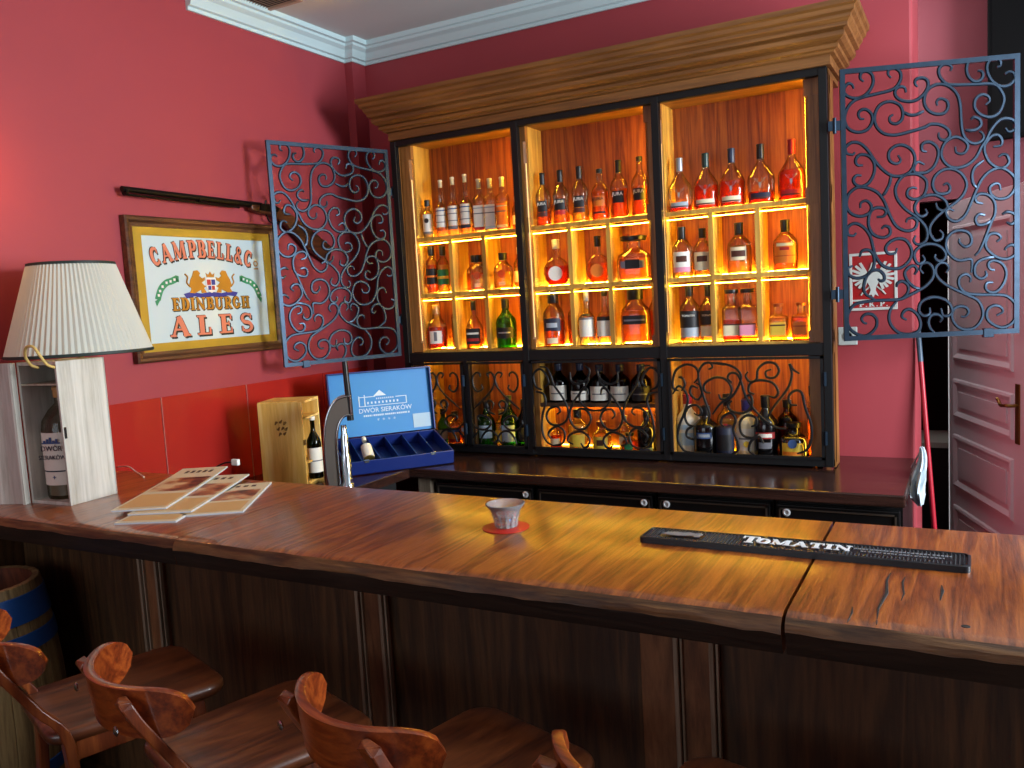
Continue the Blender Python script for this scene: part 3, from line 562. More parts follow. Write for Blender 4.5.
# top shelf, middle bay
J = dict(style='jura', group=TOP, txt=None)
for i, (x, h, wd, lab, lq, lev, cp, nm) in enumerate((
  (.837, .268, .069, 'black', 'orange', .3, 'black', 'waisted bottle with black label, first on middle bay top shelf'),
  (.937, .27, .073, 'black', 'amber', .22, 'black', 'waisted bottle with black label over red band, second on middle bay top shelf'),
  (1.043, .276, .075, 'black', 'gold', .3, 'black', 'waisted bottle with black label, third on middle bay top shelf'),
  (1.151, .25, .078, 'orange', 'orange', .56, 'black', 'waisted shorter bottle with orange label and pale blue neck, fourth on middle bay top shelf'),
  (1.252, .28, .077, 'black', 'orange', .5, 'black', 'waisted bottle, tallest with red liquid and black label, fifth on middle bay top shelf'),
  (1.36, .283, .076, 'black', 'orange', .5, 'black', 'waisted bottle with black label beside the right post of middle bay'))):
    wb(x, Z1, h, wd, nm, liq=lq, lev=lev, cap=cp, caplen=.22 if i not in (3, 5) else .08, capw=1.15, lab=lab, lz=(.26, .46), law=44, bands=[(.17, .25, 'red' if i == 1 else 'brown')] if i in (0, 1, 2) else [(.12, .16, 'black')] if i == 3 else [],
       txts=[('JURA', .405, wd*.3, 'white' if lab == 'black' else 'black')], **J)
# top shelf, right bay
for i, (x, h, wd, lq, lev, cp, lab, nm) in enumerate((
  (1.557, .25, .1, 'red', .12, 'silver', 'silver', 'stag bottle nearly empty with grey neck foil, first on right bay top shelf'),
  (1.681, .256, .102, 'red', .42, 'green', 'red', 'red-filled stag bottle with dark green neck foil, second on right bay top shelf'),
  (1.801, .262, .103, 'red', .44, 'blue', 'red', 'red-filled stag bottle with dark blue neck foil, third on right bay top shelf'),
  (1.931, .264, .105, 'red', .2, 'black', 'navy', 'clear stag bottle a fifth full with black neck foil, fourth on right bay top shelf'),
  (2.066, .266, .106, 'red', .5, 'red', 'red', 'full red stag bottle with red neck foil, right end of right bay top shelf'))):
    g = wb(x, Z1, h, wd, nm, style='stag', dep=.8, liq=lq, lev=lev, cap=cp, caplen=.25, capw=1.15, lab='cream' if i in (1, 2) else lab, lz=(.07, .17), law=45, bands=[(.075, .1, 'brown')], group=TOP, txts=[])
    mb = MB(); yf = -wd*.4-.002; zc = h*.3
    mb.prism([(-.006, zc), (0, zc-.016), (.006, zc), (.004, zc+.012), (-.004, zc+.012)], yf-.002, yf)
    for s_ in (-1, 1):
        mb.tube([(s_*.003, yf, zc+.01), (s_*.014, yf, zc+.017), (s_*.024, yf, zc+.032)], .0013, 5)
        for q in (.01, .017, .022): mb.tube([(s_*q, yf, zc+.014+(q-.01)*.9), (s_*(q-.002), yf, zc+.03)], .0011, 5)
    mb.build('stag_emblem', STEEL, g)
# middle shelf
wb(.128, Z2, .262, .058, 'slim amber bottle with dark label, left cell of left bay middle shelf', style='slim', liq='orange', lev=.6, cap='black', caplen=.2, lab='black', lz=(.2, .52), law=70, bands=[(.34, .38, 'orange')], group=MID)
wb(.203, Z2, .255, .058, 'slim yellow bottle with green label, left cell of left bay middle shelf', style='slim', liq='pale', lev=.6, cap='black', caplen=.2, lab='green', lz=(.18, .5), law=70, bands=[(.3, .36, 'yellow')], group=MID)
wb(.372, Z2, .195, .085, 'amber-filled squat bottle behind another, middle cell of left bay', style='short', dep=.7, liq='orange', lev=.5, cap='black', caplen=.2, capw=1.3, lab=None, group=MID, y=.165)
wb(.434, Z2, .19, .088, 'squat bottle with round orange seal, middle cell of left bay', style='short', dep=.7, liq='clear', lev=.45, cap='black', caplen=.2, capw=1.3, lab='cream', lz=(.1, .2), law=20, disc=(.42, .021, 'dorange'), group=MID, y=.1)
wb(.585, Z2, .19, .092, 'squat bottle with round orange seal, right cell of left bay', style='short', dep=.7, liq='gold', lev=.48, cap='black', caplen=.2, capw=1.3, lab='cream', lz=(.1, .2), law=20, disc=(.42, .021, 'dorange'), group=MID, y=.1)
wb(.655, Z2, .215, .06, 'clear-capped bottle half behind the right post of left bay', style='std', liq='gold', lev=.5, cap='clear', lab='cream', group=MID, y=.16)
wb(.895, Z2, .234, .124, 'round red flask with white oval label and clear stopper', style='disc', dep=.5, liq='red', lev=.42, cap='clear', caplen=.2, capw=1.6, lab='white', lz=(.2, .24), law=6, disc=(.26, .037, 'white'), group=MID)
wb(1.125, Z2, .233, .114, 'round orange flask with orange round label and tall black cap', style='disc', dep=.55, liq='orange', lev=.42, cap='black', caplen=.23, capw=1.5, lab='orange', lz=(.2, .24), law=6, disc=(.26, .034, 'orange'), group=MID)
wb(1.315, Z2, .215, .144, 'wide square decanter with flat collared stopper, right cell of middle bay', style='squat', sq=3.4, dep=.7, liq='amber', lev=.5, cap='black', caplen=.1, capw=1.9, lab='grey', lz=(.28, .44), law=34, bands=[(.26, .46, 'black', 13)], group=MID)
wb(1.557, Z2, .238, .086, 'bottle with pinkish white label and black neck, left cell of right bay', style='short', dep=.8, liq='pale', lev=.3, cap='black', caplen=.26, capw=1.15, lab='white', lz=(.1, .5), law=52, bands=[(.1, .2, 'pink'), (.3, .42, 'brown', 30)], group=MID)
wb(1.655, Z2, .222, .08, 'bottle with cream label and plain black cap, left cell of right bay', style='short', dep=.8, liq='gold', lev=.3, cap='black', caplen=.2, capw=1.15, lab='cream', lz=(.12, .5), law=52, bands=[(.3, .42, 'brown', 30)], group=MID)
wb(1.825, Z2, .232, .096, 'golden bottle with brown-banded cream label, alone in middle cell of right bay', style='short', dep=.8, liq='gold', lev=.55, cap='black', caplen=.24, capw=1.15, lab='cream', lz=(.26, .52), law=40, bands=[(.33, .45, 'brown', 34)], group=MID)
wb(2.03, Z2, .226, .094, 'orange-labelled bottle with black capsule, alone in right cell of right bay', style='short', dep=.8, liq='amber', lev=.55, cap='black', caplen=.24, capw=1.15, lab='orange', lz=(.14, .56), law=55, bands=[(.48, .54, 'cream', 40), (.4, .46, 'red', 22), (.28, .3, 'dorange')], group=MID)
# lowest lit shelf
wb(.143, Z3, .25, .098, 'amber bottle with square white label, left cell of left bay lowest shelf', style='squat', dep=.7, liq='red', lev=.5, cap='cork', caplen=.2, capw=.9, lab='white', lz=(.14, .42), law=38, bands=[(.2, .4, 'grey', 9)], group=LOW, y=.1)
wb(.236, Z3, .275, .056, 'slim yellow bottle with black cap behind the cork-topped amber one', style='slim', liq='pale', lev=.6, cap='black', caplen=.22, lab=None, group=LOW, y=.165)
wb(.381, Z3, .262, .079, 'black-labelled bottle, middle cell of left bay lowest shelf', style='stag', sq=3, liq='amber', lev=.2, cap='black', caplen=.2, lab='black', lz=(.1, .42), law=55, bands=[(.3, .34, 'white', 40), (.16, .22, 'red', 40)], group=LOW)
wb(.58, Z3, .262, .096, 'dark green bottle with green liquid glow, right cell of left bay', style='wine', glass=GLASSG, liq='green', lev=.2, cap='black', caplen=.2, lab='black', lz=(.2, .42), law=55, bands=[(.3, .33, 'silver', 36)], group=LOW)
wb(.867, Z3, .294, .097, 'tall bottle with broad black cap and dark label, left cell of middle bay', style='short', liq='orange', lev=.45, cap='black', caplen=.24, capw=1.6, lab='navy', lz=(.28, .5), law=50, bands=[(.06, .16, 'cream', 30), (.34, .42, 'silver', 30)], group=LOW, y=.1)
wb(.958, Z3, .27, .068, 'black-capped amber bottle tucked behind the broad-capped one', style='std', liq='orange', lev=.55, cap='black', lab=None, group=LOW, y=.17)
wb(1.05, Z3, .288, .074, 'white-labelled bottle with striped band and silver cap, middle cell of middle bay', style='tall', liq='orange', lev=.2, cap='silver', caplen=.22, capw=1.05, lab='white', lz=(.16, .5), law=62, bands=[(.46, .5, 'grey'), (.52, .56, 'black', 40)], group=LOW)
wb(1.148, Z3, .288, .074, 'white-labelled bottle with black shoulder band and black cap, middle cell of middle bay', style='tall', liq='orange', lev=.2, cap='black', caplen=.15, capw=1.1, lab='white', lz=(.16, .43), law=62, bands=[(.43, .5, 'black')], group=LOW)
wb(1.312, Z3, .298, .128, 'large amber decanter with thick black stopper and black plaque', style='squat', sq=3, dep=.75, liq='amber', lev=.56, cap='black', caplen=.26, capw=1.35, lab='black', lz=(.34, .48), law=44, bands=[(.39, .42, 'grey', 34)], group=LOW, y=.105)
wb(1.388, Z3, .29, .056, 'black-capped bottle tucked behind the large amber decanter', style='std', liq='red', lev=.55, cap='black', caplen=.22, lab=None, group=LOW, y=.18)
wb(1.582, Z3, .283, .083, 'bottle with black upper and silver lower label, left cell of right bay lowest shelf', style='std', liq='gold', lev=.5, cap='black', caplen=.22, lab='black', lz=(.1, .54), law=68, bands=[(.1, .26, 'silver')], txts=[('TOMATIN', .46, .0135, 'white')], group=LOW, y=.11)
wb(1.668, Z3, .278, .074, 'pale bottle with square black label beside the silver-labelled one', style='std', liq='pale', lev=.5, cap='black', caplen=.22, lab='black', lz=(.3, .54), law=60, bands=[(.1, .28, 'cream')], txts=[('TOMATIN', .46, .012, 'white')], group=LOW, y=.13)
wb(1.782, Z3, .243, .074, 'square bottle half full of amber under wide black stopper', style='square', sq=6, dep=.9, liq='red', lev=.42, cap='black', caplen=.08, capw=1.7, lab='cream', lz=(.12, .34), law=36, bands=[(.32, .35, 'brown')], group=LOW)
wb(1.858, Z3, .243, .074, 'square nearly empty bottle under wide black stopper', style='square', sq=6, dep=.9, liq='amber', lev=.08, cap='black', caplen=.08, capw=1.7, lab='pink', lz=(.12, .34), law=36, bands=[(.32, .35, 'brown')], group=LOW, y=.1)
wb(1.992, Z3, .168, .07, 'small square yellow bottle with thin dark stopper, right cell of right bay', style='square', sq=6, liq='gold', lev=.58, cap='copper', caplen=.09, capw=1.3, lab='yellow', lz=(.14, .5), law=38, bands=[(.4, .44, 'brown', 30)], group=LOW)
wb(2.092, Z3, .168, .072, 'small square orange bottle with thin dark stopper, right cell of right bay', style='square', sq=6, liq='orange', lev=.6, cap='copper', caplen=.09, capw=1.3, lab='orange', lz=(.14, .5), law=38, bands=[(.36, .4, 'dorange', 30)], group=LOW)
# behind the low grilles
ZL = .947
def lowb(x, h, wd, label, **k): return wb(x, k.pop('z', ZL), h, wd, label, group=DN, **k)
lowb(1.545, .285, .1, 'white bottle with orange-red cap, left end of the right low bay', style='std', glass=LABM['white'], liq=None, cap='red', caplen=.16, lab='lightblue', lz=(.15, .5), law=60, bands=[(.36, .42, 'white', 40)], y=.14)
lowb(1.642, .236, .104, 'black bottle with small blue label and short neck, right low bay', style='std', glass=GLASSK, liq=None, cap='black', caplen=.2, lab='blue', lz=(.36, .48), law=36, bands=[(.39, .45, 'silver', 26)], y=.1)
lowb(1.728, .285, .084, 'clear yellow bottle behind the dark canister, right low bay', style='std', liq='pale', lev=.55, cap='black', caplen=.2, lab=None, y=.175)
lowb(1.737, .15, .074, 'dark canister with red dot lid, right low bay', style='can', glass=LABM['navy'], liq=None, cap='red', caplen=.06, capw=.5, lab='black', lz=(.2, .7), law=50, y=.09)
lowb(1.832, .262, .097, 'pale bottle with dark blue cap and yellow crest, right low bay', style='std', glass=LABM['cream'], liq=None, cap='purple', caplen=.2, capw=1.5, lab='white', lz=(.1, .5), law=60, disc=(.22, .014, 'yellow'), bands=[(.3, .33, 'grey', 40)], y=.14)
lowb(1.925, .288, .096, 'black wine-shaped bottle with red and white label, right low bay', style='wine', glass=GLASSK, liq=None, cap='black', caplen=.2, lab='red', lz=(.32, .42), law=50, bands=[(.34, .4, 'white', 34), (.16, .26, 'grey', 30)], y=.1)
lowb(2.008, .258, .085, 'brown jug-shaped bottle with handle loops, behind the yellow-labelled one', style='jug', glass=GLASSN, liq='orange', lev=.5, cap='black', caplen=.14, lab=None, y=.175)
lowb(2.05, .165, .112, 'squat dark bottle with yellow label and purple crest, right low bay', style='squat', glass=GLASSK, liq=None, cap='black', caplen=.14, lab='yellow', lz=(.12, .62), law=46, disc=(.46, .02, 'blue'), bands=[(.14, .24, 'orange', 42)], y=.09)
lowb(2.125, .33, .036, 'tall thin orange bottle with black cap, right end of the right low bay', style='slim', liq='orange', lev=.66, cap='black', caplen=.14, lab='dorange', lz=(.1, .55), law=50, y=.12)
ZU = 1.195
for i, (x, h, lq, t) in enumerate(((.867, .2, 'white', 'wine bottle with tall white label, first on the raised middle low shelf'), (.989, .2, 'white', 'wine bottle with low white label, second on the raised middle low shelf'), (1.098, .19, 'white', 'dark bottle with plain white label, third on the raised middle low shelf'), (1.209, .19, 'white', 'dark bottle with wide white label, fourth on the raised middle low shelf'), (1.32, .19, 'black', 'dark bottle with black label, right end of the raised middle low shelf'))):
    lowb(x, h, .09, t, z=ZU, style='wine' if i < 2 else 'short', glass=GLASSD if i < 2 else GLASSN, liq=None, cap='blue', caplen=.18, lab=lq, lz=(.06, .44 if i != 1 else .3), law=60, bands=[(.22, .25, 'grey', 40)], y=.12)
lowb(.84, .134, .053, 'small amber bottle at the left end of the middle low bay', style='std', liq='red', lev=.5, cap='gold', lab='cream')
lowb(.97, .21, .094, 'round yellow bottle with short dark cap, middle low bay', style='short', liq='pale', lev=.6, cap='black', caplen=.2, lab='yellow', lz=(.1, .4), law=50)
lowb(1.1, .15, .086, 'squat bottle with brown and yellow label, middle low bay', style='squat', liq='gold', lev=.5, cap='copper', lab='yellow', lz=(.1, .5), law=50, bands=[(.2, .4, 'brown', 20)])
lowb(1.225, .18, .05, 'narrow clear bottle with silver cap, middle low bay', style='slim', liq='pale', lev=.5, cap='silver', lab='cream')
lowb(1.262, .1, .075, 'low orange bottle before the narrow clear one, middle low bay', style='squat', liq='orange', lev=.6, cap='black', lab='green', lz=(.2, .5), law=30, y=.08)
lowb(1.345, .205, .086, 'black long-necked bottle at the right end of the middle low bay', style='wine', glass=GLASSK, liq=None, cap='black', lab='blue', lz=(.02, .14), law=40)
lowb(.372+.055, .25, .082, 'green bottle with white label, left side of the second low bay', style='wine', glass=GLASSG, liq='green', lev=.5, cap='black', lab='lightblue', lz=(.2, .48), law=50, y=.1)
lowb(.505, .2, .07, 'yellow bottle between two green ones, second low bay', style='short', liq='pale', lev=.6, cap='gold', lab='yellow', lz=(.1, .45), law=50, y=.13)
lowb(.57, .28, .082, 'green bottle with pale blue label, right of the yellow one, second low bay', style='wine', glass=GLASSG, liq='green', lev=.5, cap='green', lab='lightblue', lz=(.12, .44), law=50, y=.1)
lowb(.65, .26, .07, 'very dark green bottle at the right end of the second low bay', style='wine', glass=GLASSD, liq=None, cap='black', lab='black', y=.12)
lowb(.13, .2, .06, 'teal bottle with cream label, left low bay behind the gift box lid', style='short', glass=GLASSG, liq='green', lev=.4, cap='black', lab='cream', y=.12)
lowb(.215, .19, .08, 'bottle with red and blue label, left low bay', style='short', liq='amber', lev=.5, cap='black', lab='orange', lz=(.1, .5), law=50, bands=[(.4, .5, 'blue'), (.1, .2, 'red')], y=.11)
lowb(.31, .21, .075, 'bottle with orange and blue label, right side of the left low bay', style='short', liq='orange', lev=.4, cap='white', lab='orange', lz=(.1, .55), law=55, bands=[(.4, .5, 'lightblue'), (.2, .3, 'red')], y=.1)
# ------------------------------------------------------------------ things on the bar
# rubber bar mat
MATR = mat('mat_rubber', '#0d0f16', .42); MATW = mat('mat_print', '#cfd3d6', .5); MATG = mat('mat_grey_print', '#6f7379', .5)
t = thing('bar_mat', 'long black rubber bar mat with white lettering across the right oak joint', 'bar mat', (2.382, -1.8, 1.1), R(-.4))
LX, LY = .372, .05
mb = MB(); n = 6
def rrect(a, b, r, z): return [(sx*(a-r)+r*math.cos(q), sy*(b-r)+r*math.sin(q), z) for sx, sy, q0 in ((1, 1, 0), (-1, 1, 90), (-1, -1, 180), (1, -1, 270)) for q in [R(q0+90*i/n) for i in range(n+1)]]
mb.loft([rrect(LX, LY, .014, 0), rrect(LX, LY, .014, .014), rrect(LX-.003, LY-.003, .013, .016), rrect(LX-.006, LY-.006, .01, .016), rrect(LX-.007, LY-.007, .01, .0115)])
mb.build('tray', MATR, t, smooth=30)
mb = MB()
for i in range(86):
    for j in range(10):
        x = -.358+i*.00842; y = -.038+j*.0084+(.0042 if i % 2 else 0)
        if (-.095 < x < .1 and abs(y) < .03) or (-.33 < x < -.215 and abs(y+.002) < .027) or (.13 < x < .34 and -.018 < y < .02) or y > .041: continue
        mb.lathe([(.0028, .0113), (.0024, .0155)], 5, (x, y, 0))
o = mb.build('rubber_nubs', MATR, t); o['kind'] = 'stuff'
mb = MB(); slab(mb, 'OMATIN', .022, -.02, .04, 0, 0, .98, .06, 0, .0015)
slab(mb, 'T', -.102, -.023, .052, 0, 0, .95, .05, 0, .0015)
mb.xf(Matrix.Translation((0, 0, .0165)) @ Matrix.Rotation(-PI/2, 4, 'X'))
mb.build('lettering', MATW, t)
mb = MB()
for q in range(24): mb.box(.135+q*.0085, .135+q*.0085+(.004 if q % 5 == 3 else .0062), -.0007, 0, .004, .0115)
for q in range(22): mb.box(.15+q*.008, .15+q*.008+(.0035 if q % 4 == 1 else .0058), -.0007, 0, -.014, -.0075)
mb.xf(Matrix.Translation((0, 0, .0163)) @ Matrix.Rotation(-PI/2, 4, 'X'))
mb.build('small_lettering', MATG, t)
mb = MB()
stag = [(-.05, -.01), (-.04, .008), (-.02, .014), (0, .012), (.015, .018), (.03, .012), (.044, .018), (.05, .01), (.045, -.004), (.05, -.016), (.036, -.018), (.03, -.006), (.01, -.012), (-.01, -.017), (-.03, -.014)]
mb.prism([(-.272+a, b) for a, b in stag], -.0015, 0)
mb.xf(Matrix.Translation((0, 0, .0165)) @ Matrix.Rotation(-PI/2, 4, 'X')); mb.build('emblem', MATG, t)
# coaster and glass
o = MB().lathe([(.062, 0), (.066, .001), (.066, .0025), (.063, .0035)], 40).build('coaster', mat('red_coaster', '#b5261a', .4), None, smooth=40)
o.location = (1.61, -1.825, 1.1); tag(o, 'round red coaster under the glass candle holder', 'coaster')
CRY = mat('crystal', '#f4fbff', .02, trans=.8, ior=1.45)
t = thing('candle_holder', 'small flared clear glass candle holder on the red coaster', 'candle holder', (1.612, -1.825, 1.1036))
mb = MB(); mb.lathe([(.001, 0), (.026, 0), (.029, .003), (.029, .016), (.031, .024), (.037, .038), (.046, .054), (.055, .064), (.056, .067), (.053, .068), (.040, .060), (.030, .046), (.024, .034), (.001, .033)], 36, caps=False)
mb.build('bowl', CRY, t, smooth=30)
mb = MB()
for i in range(12):
    a = 2*PI*i/12; mb.tube([(.0295*math.cos(a), .0295*math.sin(a), .002), (.0315*math.cos(a), .0315*math.sin(a), .022), (.037*math.cos(a), .037*math.sin(a), .038)], .0026, 6)
mb.build('facets', CRY, t, smooth=40)
# magazines
PAPER = mat('magazine_paper', '#d8cfae', .4); PAGES = mat('magazine_pages', '#b9bcc0', .6)
def cover(name, seed):
    m, tr, b = base(name); N = tr.nodes.new; L = tr.links.new
    tc = N('ShaderNodeTexCoord'); n = N('ShaderNodeTexNoise'); n.inputs['Scale'].default_value = 11; n.inputs['Detail'].default_value = 6; n.noise_dimensions = '4D'; n.inputs['W'].default_value = seed
    L(tc.outputs['Object'], n.inputs['Vector']); r = N('ShaderNodeValToRGB'); e = r.color_ramp.elements
    e[0].position = .38; e[0].color = lin('#3a1d12'); e[1].position = .6; e[1].color = lin('#d6bd8e'); q = e.new(.5); q.color = lin('#a5623a')
    L(n.outputs['Fac'], r.inputs[0]); L(r.outputs[0], b.inputs['Base Color']); b.inputs['Roughness'].default_value = .35; return m
INK = mat('print_ink', '#3a2a1e', .5); TAN = mat('cover_tan', '#cfa96c', .45)
def magazine(x, y, rz, z, label, seed, l=.58, wd=.26, thick=.006, rise=0):
    t = thing('magazine', label, 'magazine', (x, y, z), rz, 'magazines on the bar')
    def sheet(z0, z1, dx=0, k=10):
        rings = []
        for i in range(k+1):
            v = -l/2+l*i/k; b = rise*max(0, (i/k-.1))**2
            rings.append([(-wd/2+dx, v, z0+b), (wd/2+dx, v, z0+b), (wd/2+dx, v, z1+b), (-wd/2+dx, v, z1+b)])
        return MB().loft(rings)
    sheet(0, thick*.85).build('pages', PAGES, t)
    c = sheet(thick*.86, thick, -.001).build('front_cover', PAPER, t)
    zz = thick+.0004
    def flat(x0, x1, v0, v1, nm, m):
        mb = MB(); k = 6; rr = []
        for i in range(k+1):
            v = v0+(v1-v0)*i/k; b = rise*max(0, ((v+l/2)/l-.1))**2
            rr.append([(x0, v, zz+b), (x1, v, zz+b), (x1, v, zz+b+.0003), (x0, v, zz+b+.0003)])
        mb.loft(rr); mb.build(nm, m, c)
    flat(-wd*.44, wd*.44, -l*.1, l*.24, 'picture', cover('cover_picture_%d' % seed, seed))
    flat(-wd*.44, wd*.44, -l*.46, -l*.16, 'text_block', TAN)
    for q in range(5): flat(-wd*.3+q*wd*.13, -wd*.3+q*wd*.13+wd*.07, l*.36, l*.42, 'headline', INK)
    return t
magazine(.365, -1.885, R(25), 1.1, 'lowest magazine of the fan, its corner poking out towards the bar edge', 3, .52, .2)
magazine(.475, -1.79, R(33), 1.1, 'right-hand magazine of the fan, nearest the light wooden gift box', 5, .45, .22)
magazine(.315, -1.79, R(27), 1.1075, 'middle magazine of the fan on the bar', 8, .56, .21, rise=.006)
magazine(.195, -1.77, R(29.5), 1.115, 'top magazine of the fan, yellowish cover with a brown picture', 12, .64, .18, rise=.014)
# whitewashed wooden box with its big bottle
WWOOD = wood('whitewashed_wood', '#a9a596', '#c9c7bc', '#dcdad0', 'z', .6, 5, .07, bump=.3); WIN = wood('pale_inside', '#8f8a78', '#aca791', '#c4bfa8', 'z', .6, 5, .07)
t = thing('bottle_box', 'whitewashed wooden bottle box with open door, on the bar before the lamp', 'box', (-.135, -2.037, 1.1), R(3.5))
bw, bd, bh = .21, .195, .512
mb = MB().box(-bw/2, -bw/2+.01, 0, bd, 0, bh).box(bw/2-.01, bw/2, 0, bd, 0, bh).box(-bw/2, bw/2, bd-.008, bd, 0, bh).box(-bw/2+.01, bw/2-.01, 0, bd-.008, 0, .012).box(-bw/2+.01, bw/2-.01, 0, bd-.008, bh-.012, bh)
mb.build('body', WWOOD, t, bevel=.0015)
MB().box(-bw/2+.01, bw/2-.01, .004, bd-.009, .428, .434).build('divider', WIN, t)
d = MB().box(-.19, 0, -.014, -.004, 0, bh).box(-.19, -.178, -.03, -.014, 0, bh).box(-.012, 0, -.03, -.014, 0, bh)
d.xf(Matrix.Translation((-bw/2, 0, 0)) @ Matrix.Rotation(R(17), 4, 'Z')); d.build('door', WWOOD, t, bevel=.0015)
a_ = [(-.042, -.004, bh-.02), (-.042, -.03, bh-.008), (-.038, -.05, bh+.025), (-.018, -.056, bh+.055), (.018, -.056, bh+.055), (.038, -.05, bh+.025), (.042, -.03, bh-.008), (.042, -.004, bh-.02)]
mb = MB(); mb.tube(catmull(a_, 4), .005, 8); mb.xf(Matrix.Translation((.06, 0, 0))); mb.build('rope_handle', mat('rope', '#d2b66a', .7, bump=.6, scale=90), t, smooth=60)
MB().box(bw/2, bw/2+.003, .004, .012, .24, .28).build('clasp', BLACK, t)
o = bottle('whisky_bottle', 'big clear bottle with white label inside the whitewashed box', 'bottle', (-.155, -1.945, 1.1125), .405, .15, style='growler', liq='clear', lev=.2, cap='cork', caplen=.1, lab='white', lz=(.13, .6), law=70, bands=[(.25, .262, 'navy', 64)],
       txts=[('DWÓR', .46, .026, 'navy'), ('SIERAKÓW', .38, .0215, 'navy'), ('+', .2, .026, 'blue')], rz=R(20))
mb = MB()
for i in range(5): mb.box(-.03+i*.012, -.021+i*.012, -.0785, -.077, .4*.52, .4*(.54+.014*(i % 3)))
mb.box(-.036, .036, -.0785, -.077, .4*.51, .4*.522); mb.build('house_print', LABM['blue'], o)
# lamp
SHADE = mat('lampshade_fabric', '#d0d6cc', .8); b_ = SHADE.node_tree.nodes['Principled BSDF']
b_.inputs['Subsurface Weight'].default_value = 0
def translucent(m, col, f):
    tr = m.node_tree; tl = tr.nodes.new('ShaderNodeBsdfTranslucent'); tl.inputs[0].default_value = lin(col); mx = tr.nodes.new('ShaderNodeMixShader'); mx.inputs[0].default_value = f
    o = tr.nodes['Material Output']; tr.links.new(tr.nodes['Principled BSDF'].outputs[0], mx.inputs[1]); tr.links.new(tl.outputs[0], mx.inputs[2]); tr.links.new(mx.outputs[0], o.inputs[0])
translucent(SHADE, '#e8d48a', .25)
LB = (-.204, -1.815, 1.1)
t = thing('table_lamp', 'table lamp with pleated cream shade standing behind the whitewashed box', 'lamp', LB)
mb = MB(); n = 150; s0, s1 = .526, .862
def pr_ring(r, z): return [((r+.0022*(1 if j % 2 else -1))*math.cos(2*PI*j/n), (r+.0022*(1 if j % 2 else -1))*math.sin(2*PI*j/n), z) for j in range(n)]
mb.loft([pr_ring(.253-(.253-.148)*(i/8)**1.0, s0+(s1-s0)*i/8) for i in range(9)], True, False)
sh = mb.build('lamp_shade', SHADE, t)
TR = mat('shade_trim', '#1c2a26', .6)
for r_, z in ((.2545, s0+.002), (.149, s1-.002)):
    mb = MB(); mb.lathe([(r_, z-.006), (r_+.003, z-.004), (r_+.002, z+.005), (r_-.002, z+.006)], 60, caps=False); mb.build('trim_band', TR, sh, smooth=60)
mb = MB()
for k in range(3): mb.tube([(0, 0, s1-.02), (.146*math.cos(2.1*k), .146*math.sin(2.1*k), s1-.006)], .002, 5)
mb.lathe([(.02, s1-.026), (.02, s1-.014)], 12); mb.build('shade_carrier', BRASS, t)
MB().lathe([(.05, 0), (.052, .012), (.03, .025), (.016, .05), (.022, .12), (.028, .2), (.02, .28), (.011, .32), (.011, .58), (.018, .6), (.018, .64)], 24).build('base', BRASS, t, smooth=50)
MB().lathe([(.012, .64), (.03, .69), (.034, .715), (.026, .745), (.008, .758)], 20).build('bulb', glow('bulb_glow', '#ffd9a0', 2), t, smooth=60)
pl = point('lamp_light', (LB[0], LB[1], LB[2]+.70), 3, (1, .72, .36), .035)
# cables
o = MB(); o.tube(catmull([(-.456, -1.53, 1.12), (-.38, -1.535, 1.125), (-.3, -1.56, 1.112), (-.2, -1.6, 1.104)], 6), .003, 6)
o = o.build('lamp_cable', WHITE, None, smooth=60, shift=(-.2, -1.6, 1.1)); o.location = (-.2, -1.6, 1.1); tag(o, 'thin pale cable running from the red wall behind the whitewashed box', 'cable')
t = thing('charger_cable', 'curved cable with white plug sticking up behind the magazines', 'cable', (-.1, -1.48, .92))
S = (-.1, -1.48, .92)
q = [(-.1, -1.46, .92), (-.07, -1.45, 1.0), (.0, -1.43, 1.1), (.06, -1.42, 1.135), (.11, -1.415, 1.142)]
mb = MB(); mb.tube(catmull(q, 6), .0035, 6); mb.build('lead', BLACK, t, smooth=60, shift=S)
MB().box(.11, .145, -1.423, -1.407, 1.13, 1.155).build('plug', WHITE, t, shift=S, bevel=.003)
# light wood gift box
PINE = wood('pale_pine', '#d09e48', '#f0c05c', '#fbd884', 'z', .5, 4, .08, bump=.15)
BX = Vector((-.21, -.945)); e1 = Vector((.928, .372)); 
t = thing('bottle_box', 'light pine gift box with burnt logo, open side showing a bottle, by the red wall', 'box', (-.105, -.9, .92), math.atan2(.372, .928))
bw, bd, bh = .228, .2, .40
mb = MB().box(-bw/2, -bw/2+.01, 0, bd, 0, bh).box(-bw/2, bw/2, bd-.01, bd, 0, bh).box(-bw/2+.01, bw/2, .01, bd-.01, 0, .012).box(-bw/2+.01, bw/2, .01, bd-.01, bh-.012, bh)
mb.build('body', PINE, t, bevel=.0015)
MB().box(-bw/2+.01, bw/2, .012, bd-.01, .31, .32).box(-bw/2+.01, bw/2, .012, bd-.01, .1, .108).build('divider', PINE, t)
f = MB().box(-bw/2, bw/2-.012, -.004, .009, 0, bh-.006).build('front_panel', PINE, t, bevel=.0015)
BURN = mat('burnt_wood', '#7a531f', .7); mb = MB(); [mb.tube(catmull([(x_+.008*math.cos(q_*1.9+k_), -.0045, z_+.009*math.sin(q_*2.3+k_)) for q_ in range(7)], 3), .0018, 5) for k_, (x_, z_) in enumerate(((-.026, .3), (-.004, .305), (.016, .298), (-.018, .272), (.004, .274), (.02, .27), (-.01, .246), (.012, .248)))]; mb.build('burnt_logo', BURN, f)
MB().box(bw/2-.014, bw/2-.006, -.006, .008, .19, .215).build('clasp', BRASS, t)
bottle('whisky_bottle', 'bottle with white label and pale blue neck inside the pine gift box', 'bottle', (-.035, -.77, .933), .3, .07, style='std', liq='red', lev=.5, cap='white', caplen=.06, lab='white', lz=(.1, .5), law=80, bands=[(.28, .3, 'grey')], rz=R(50), glass=GLASSD)
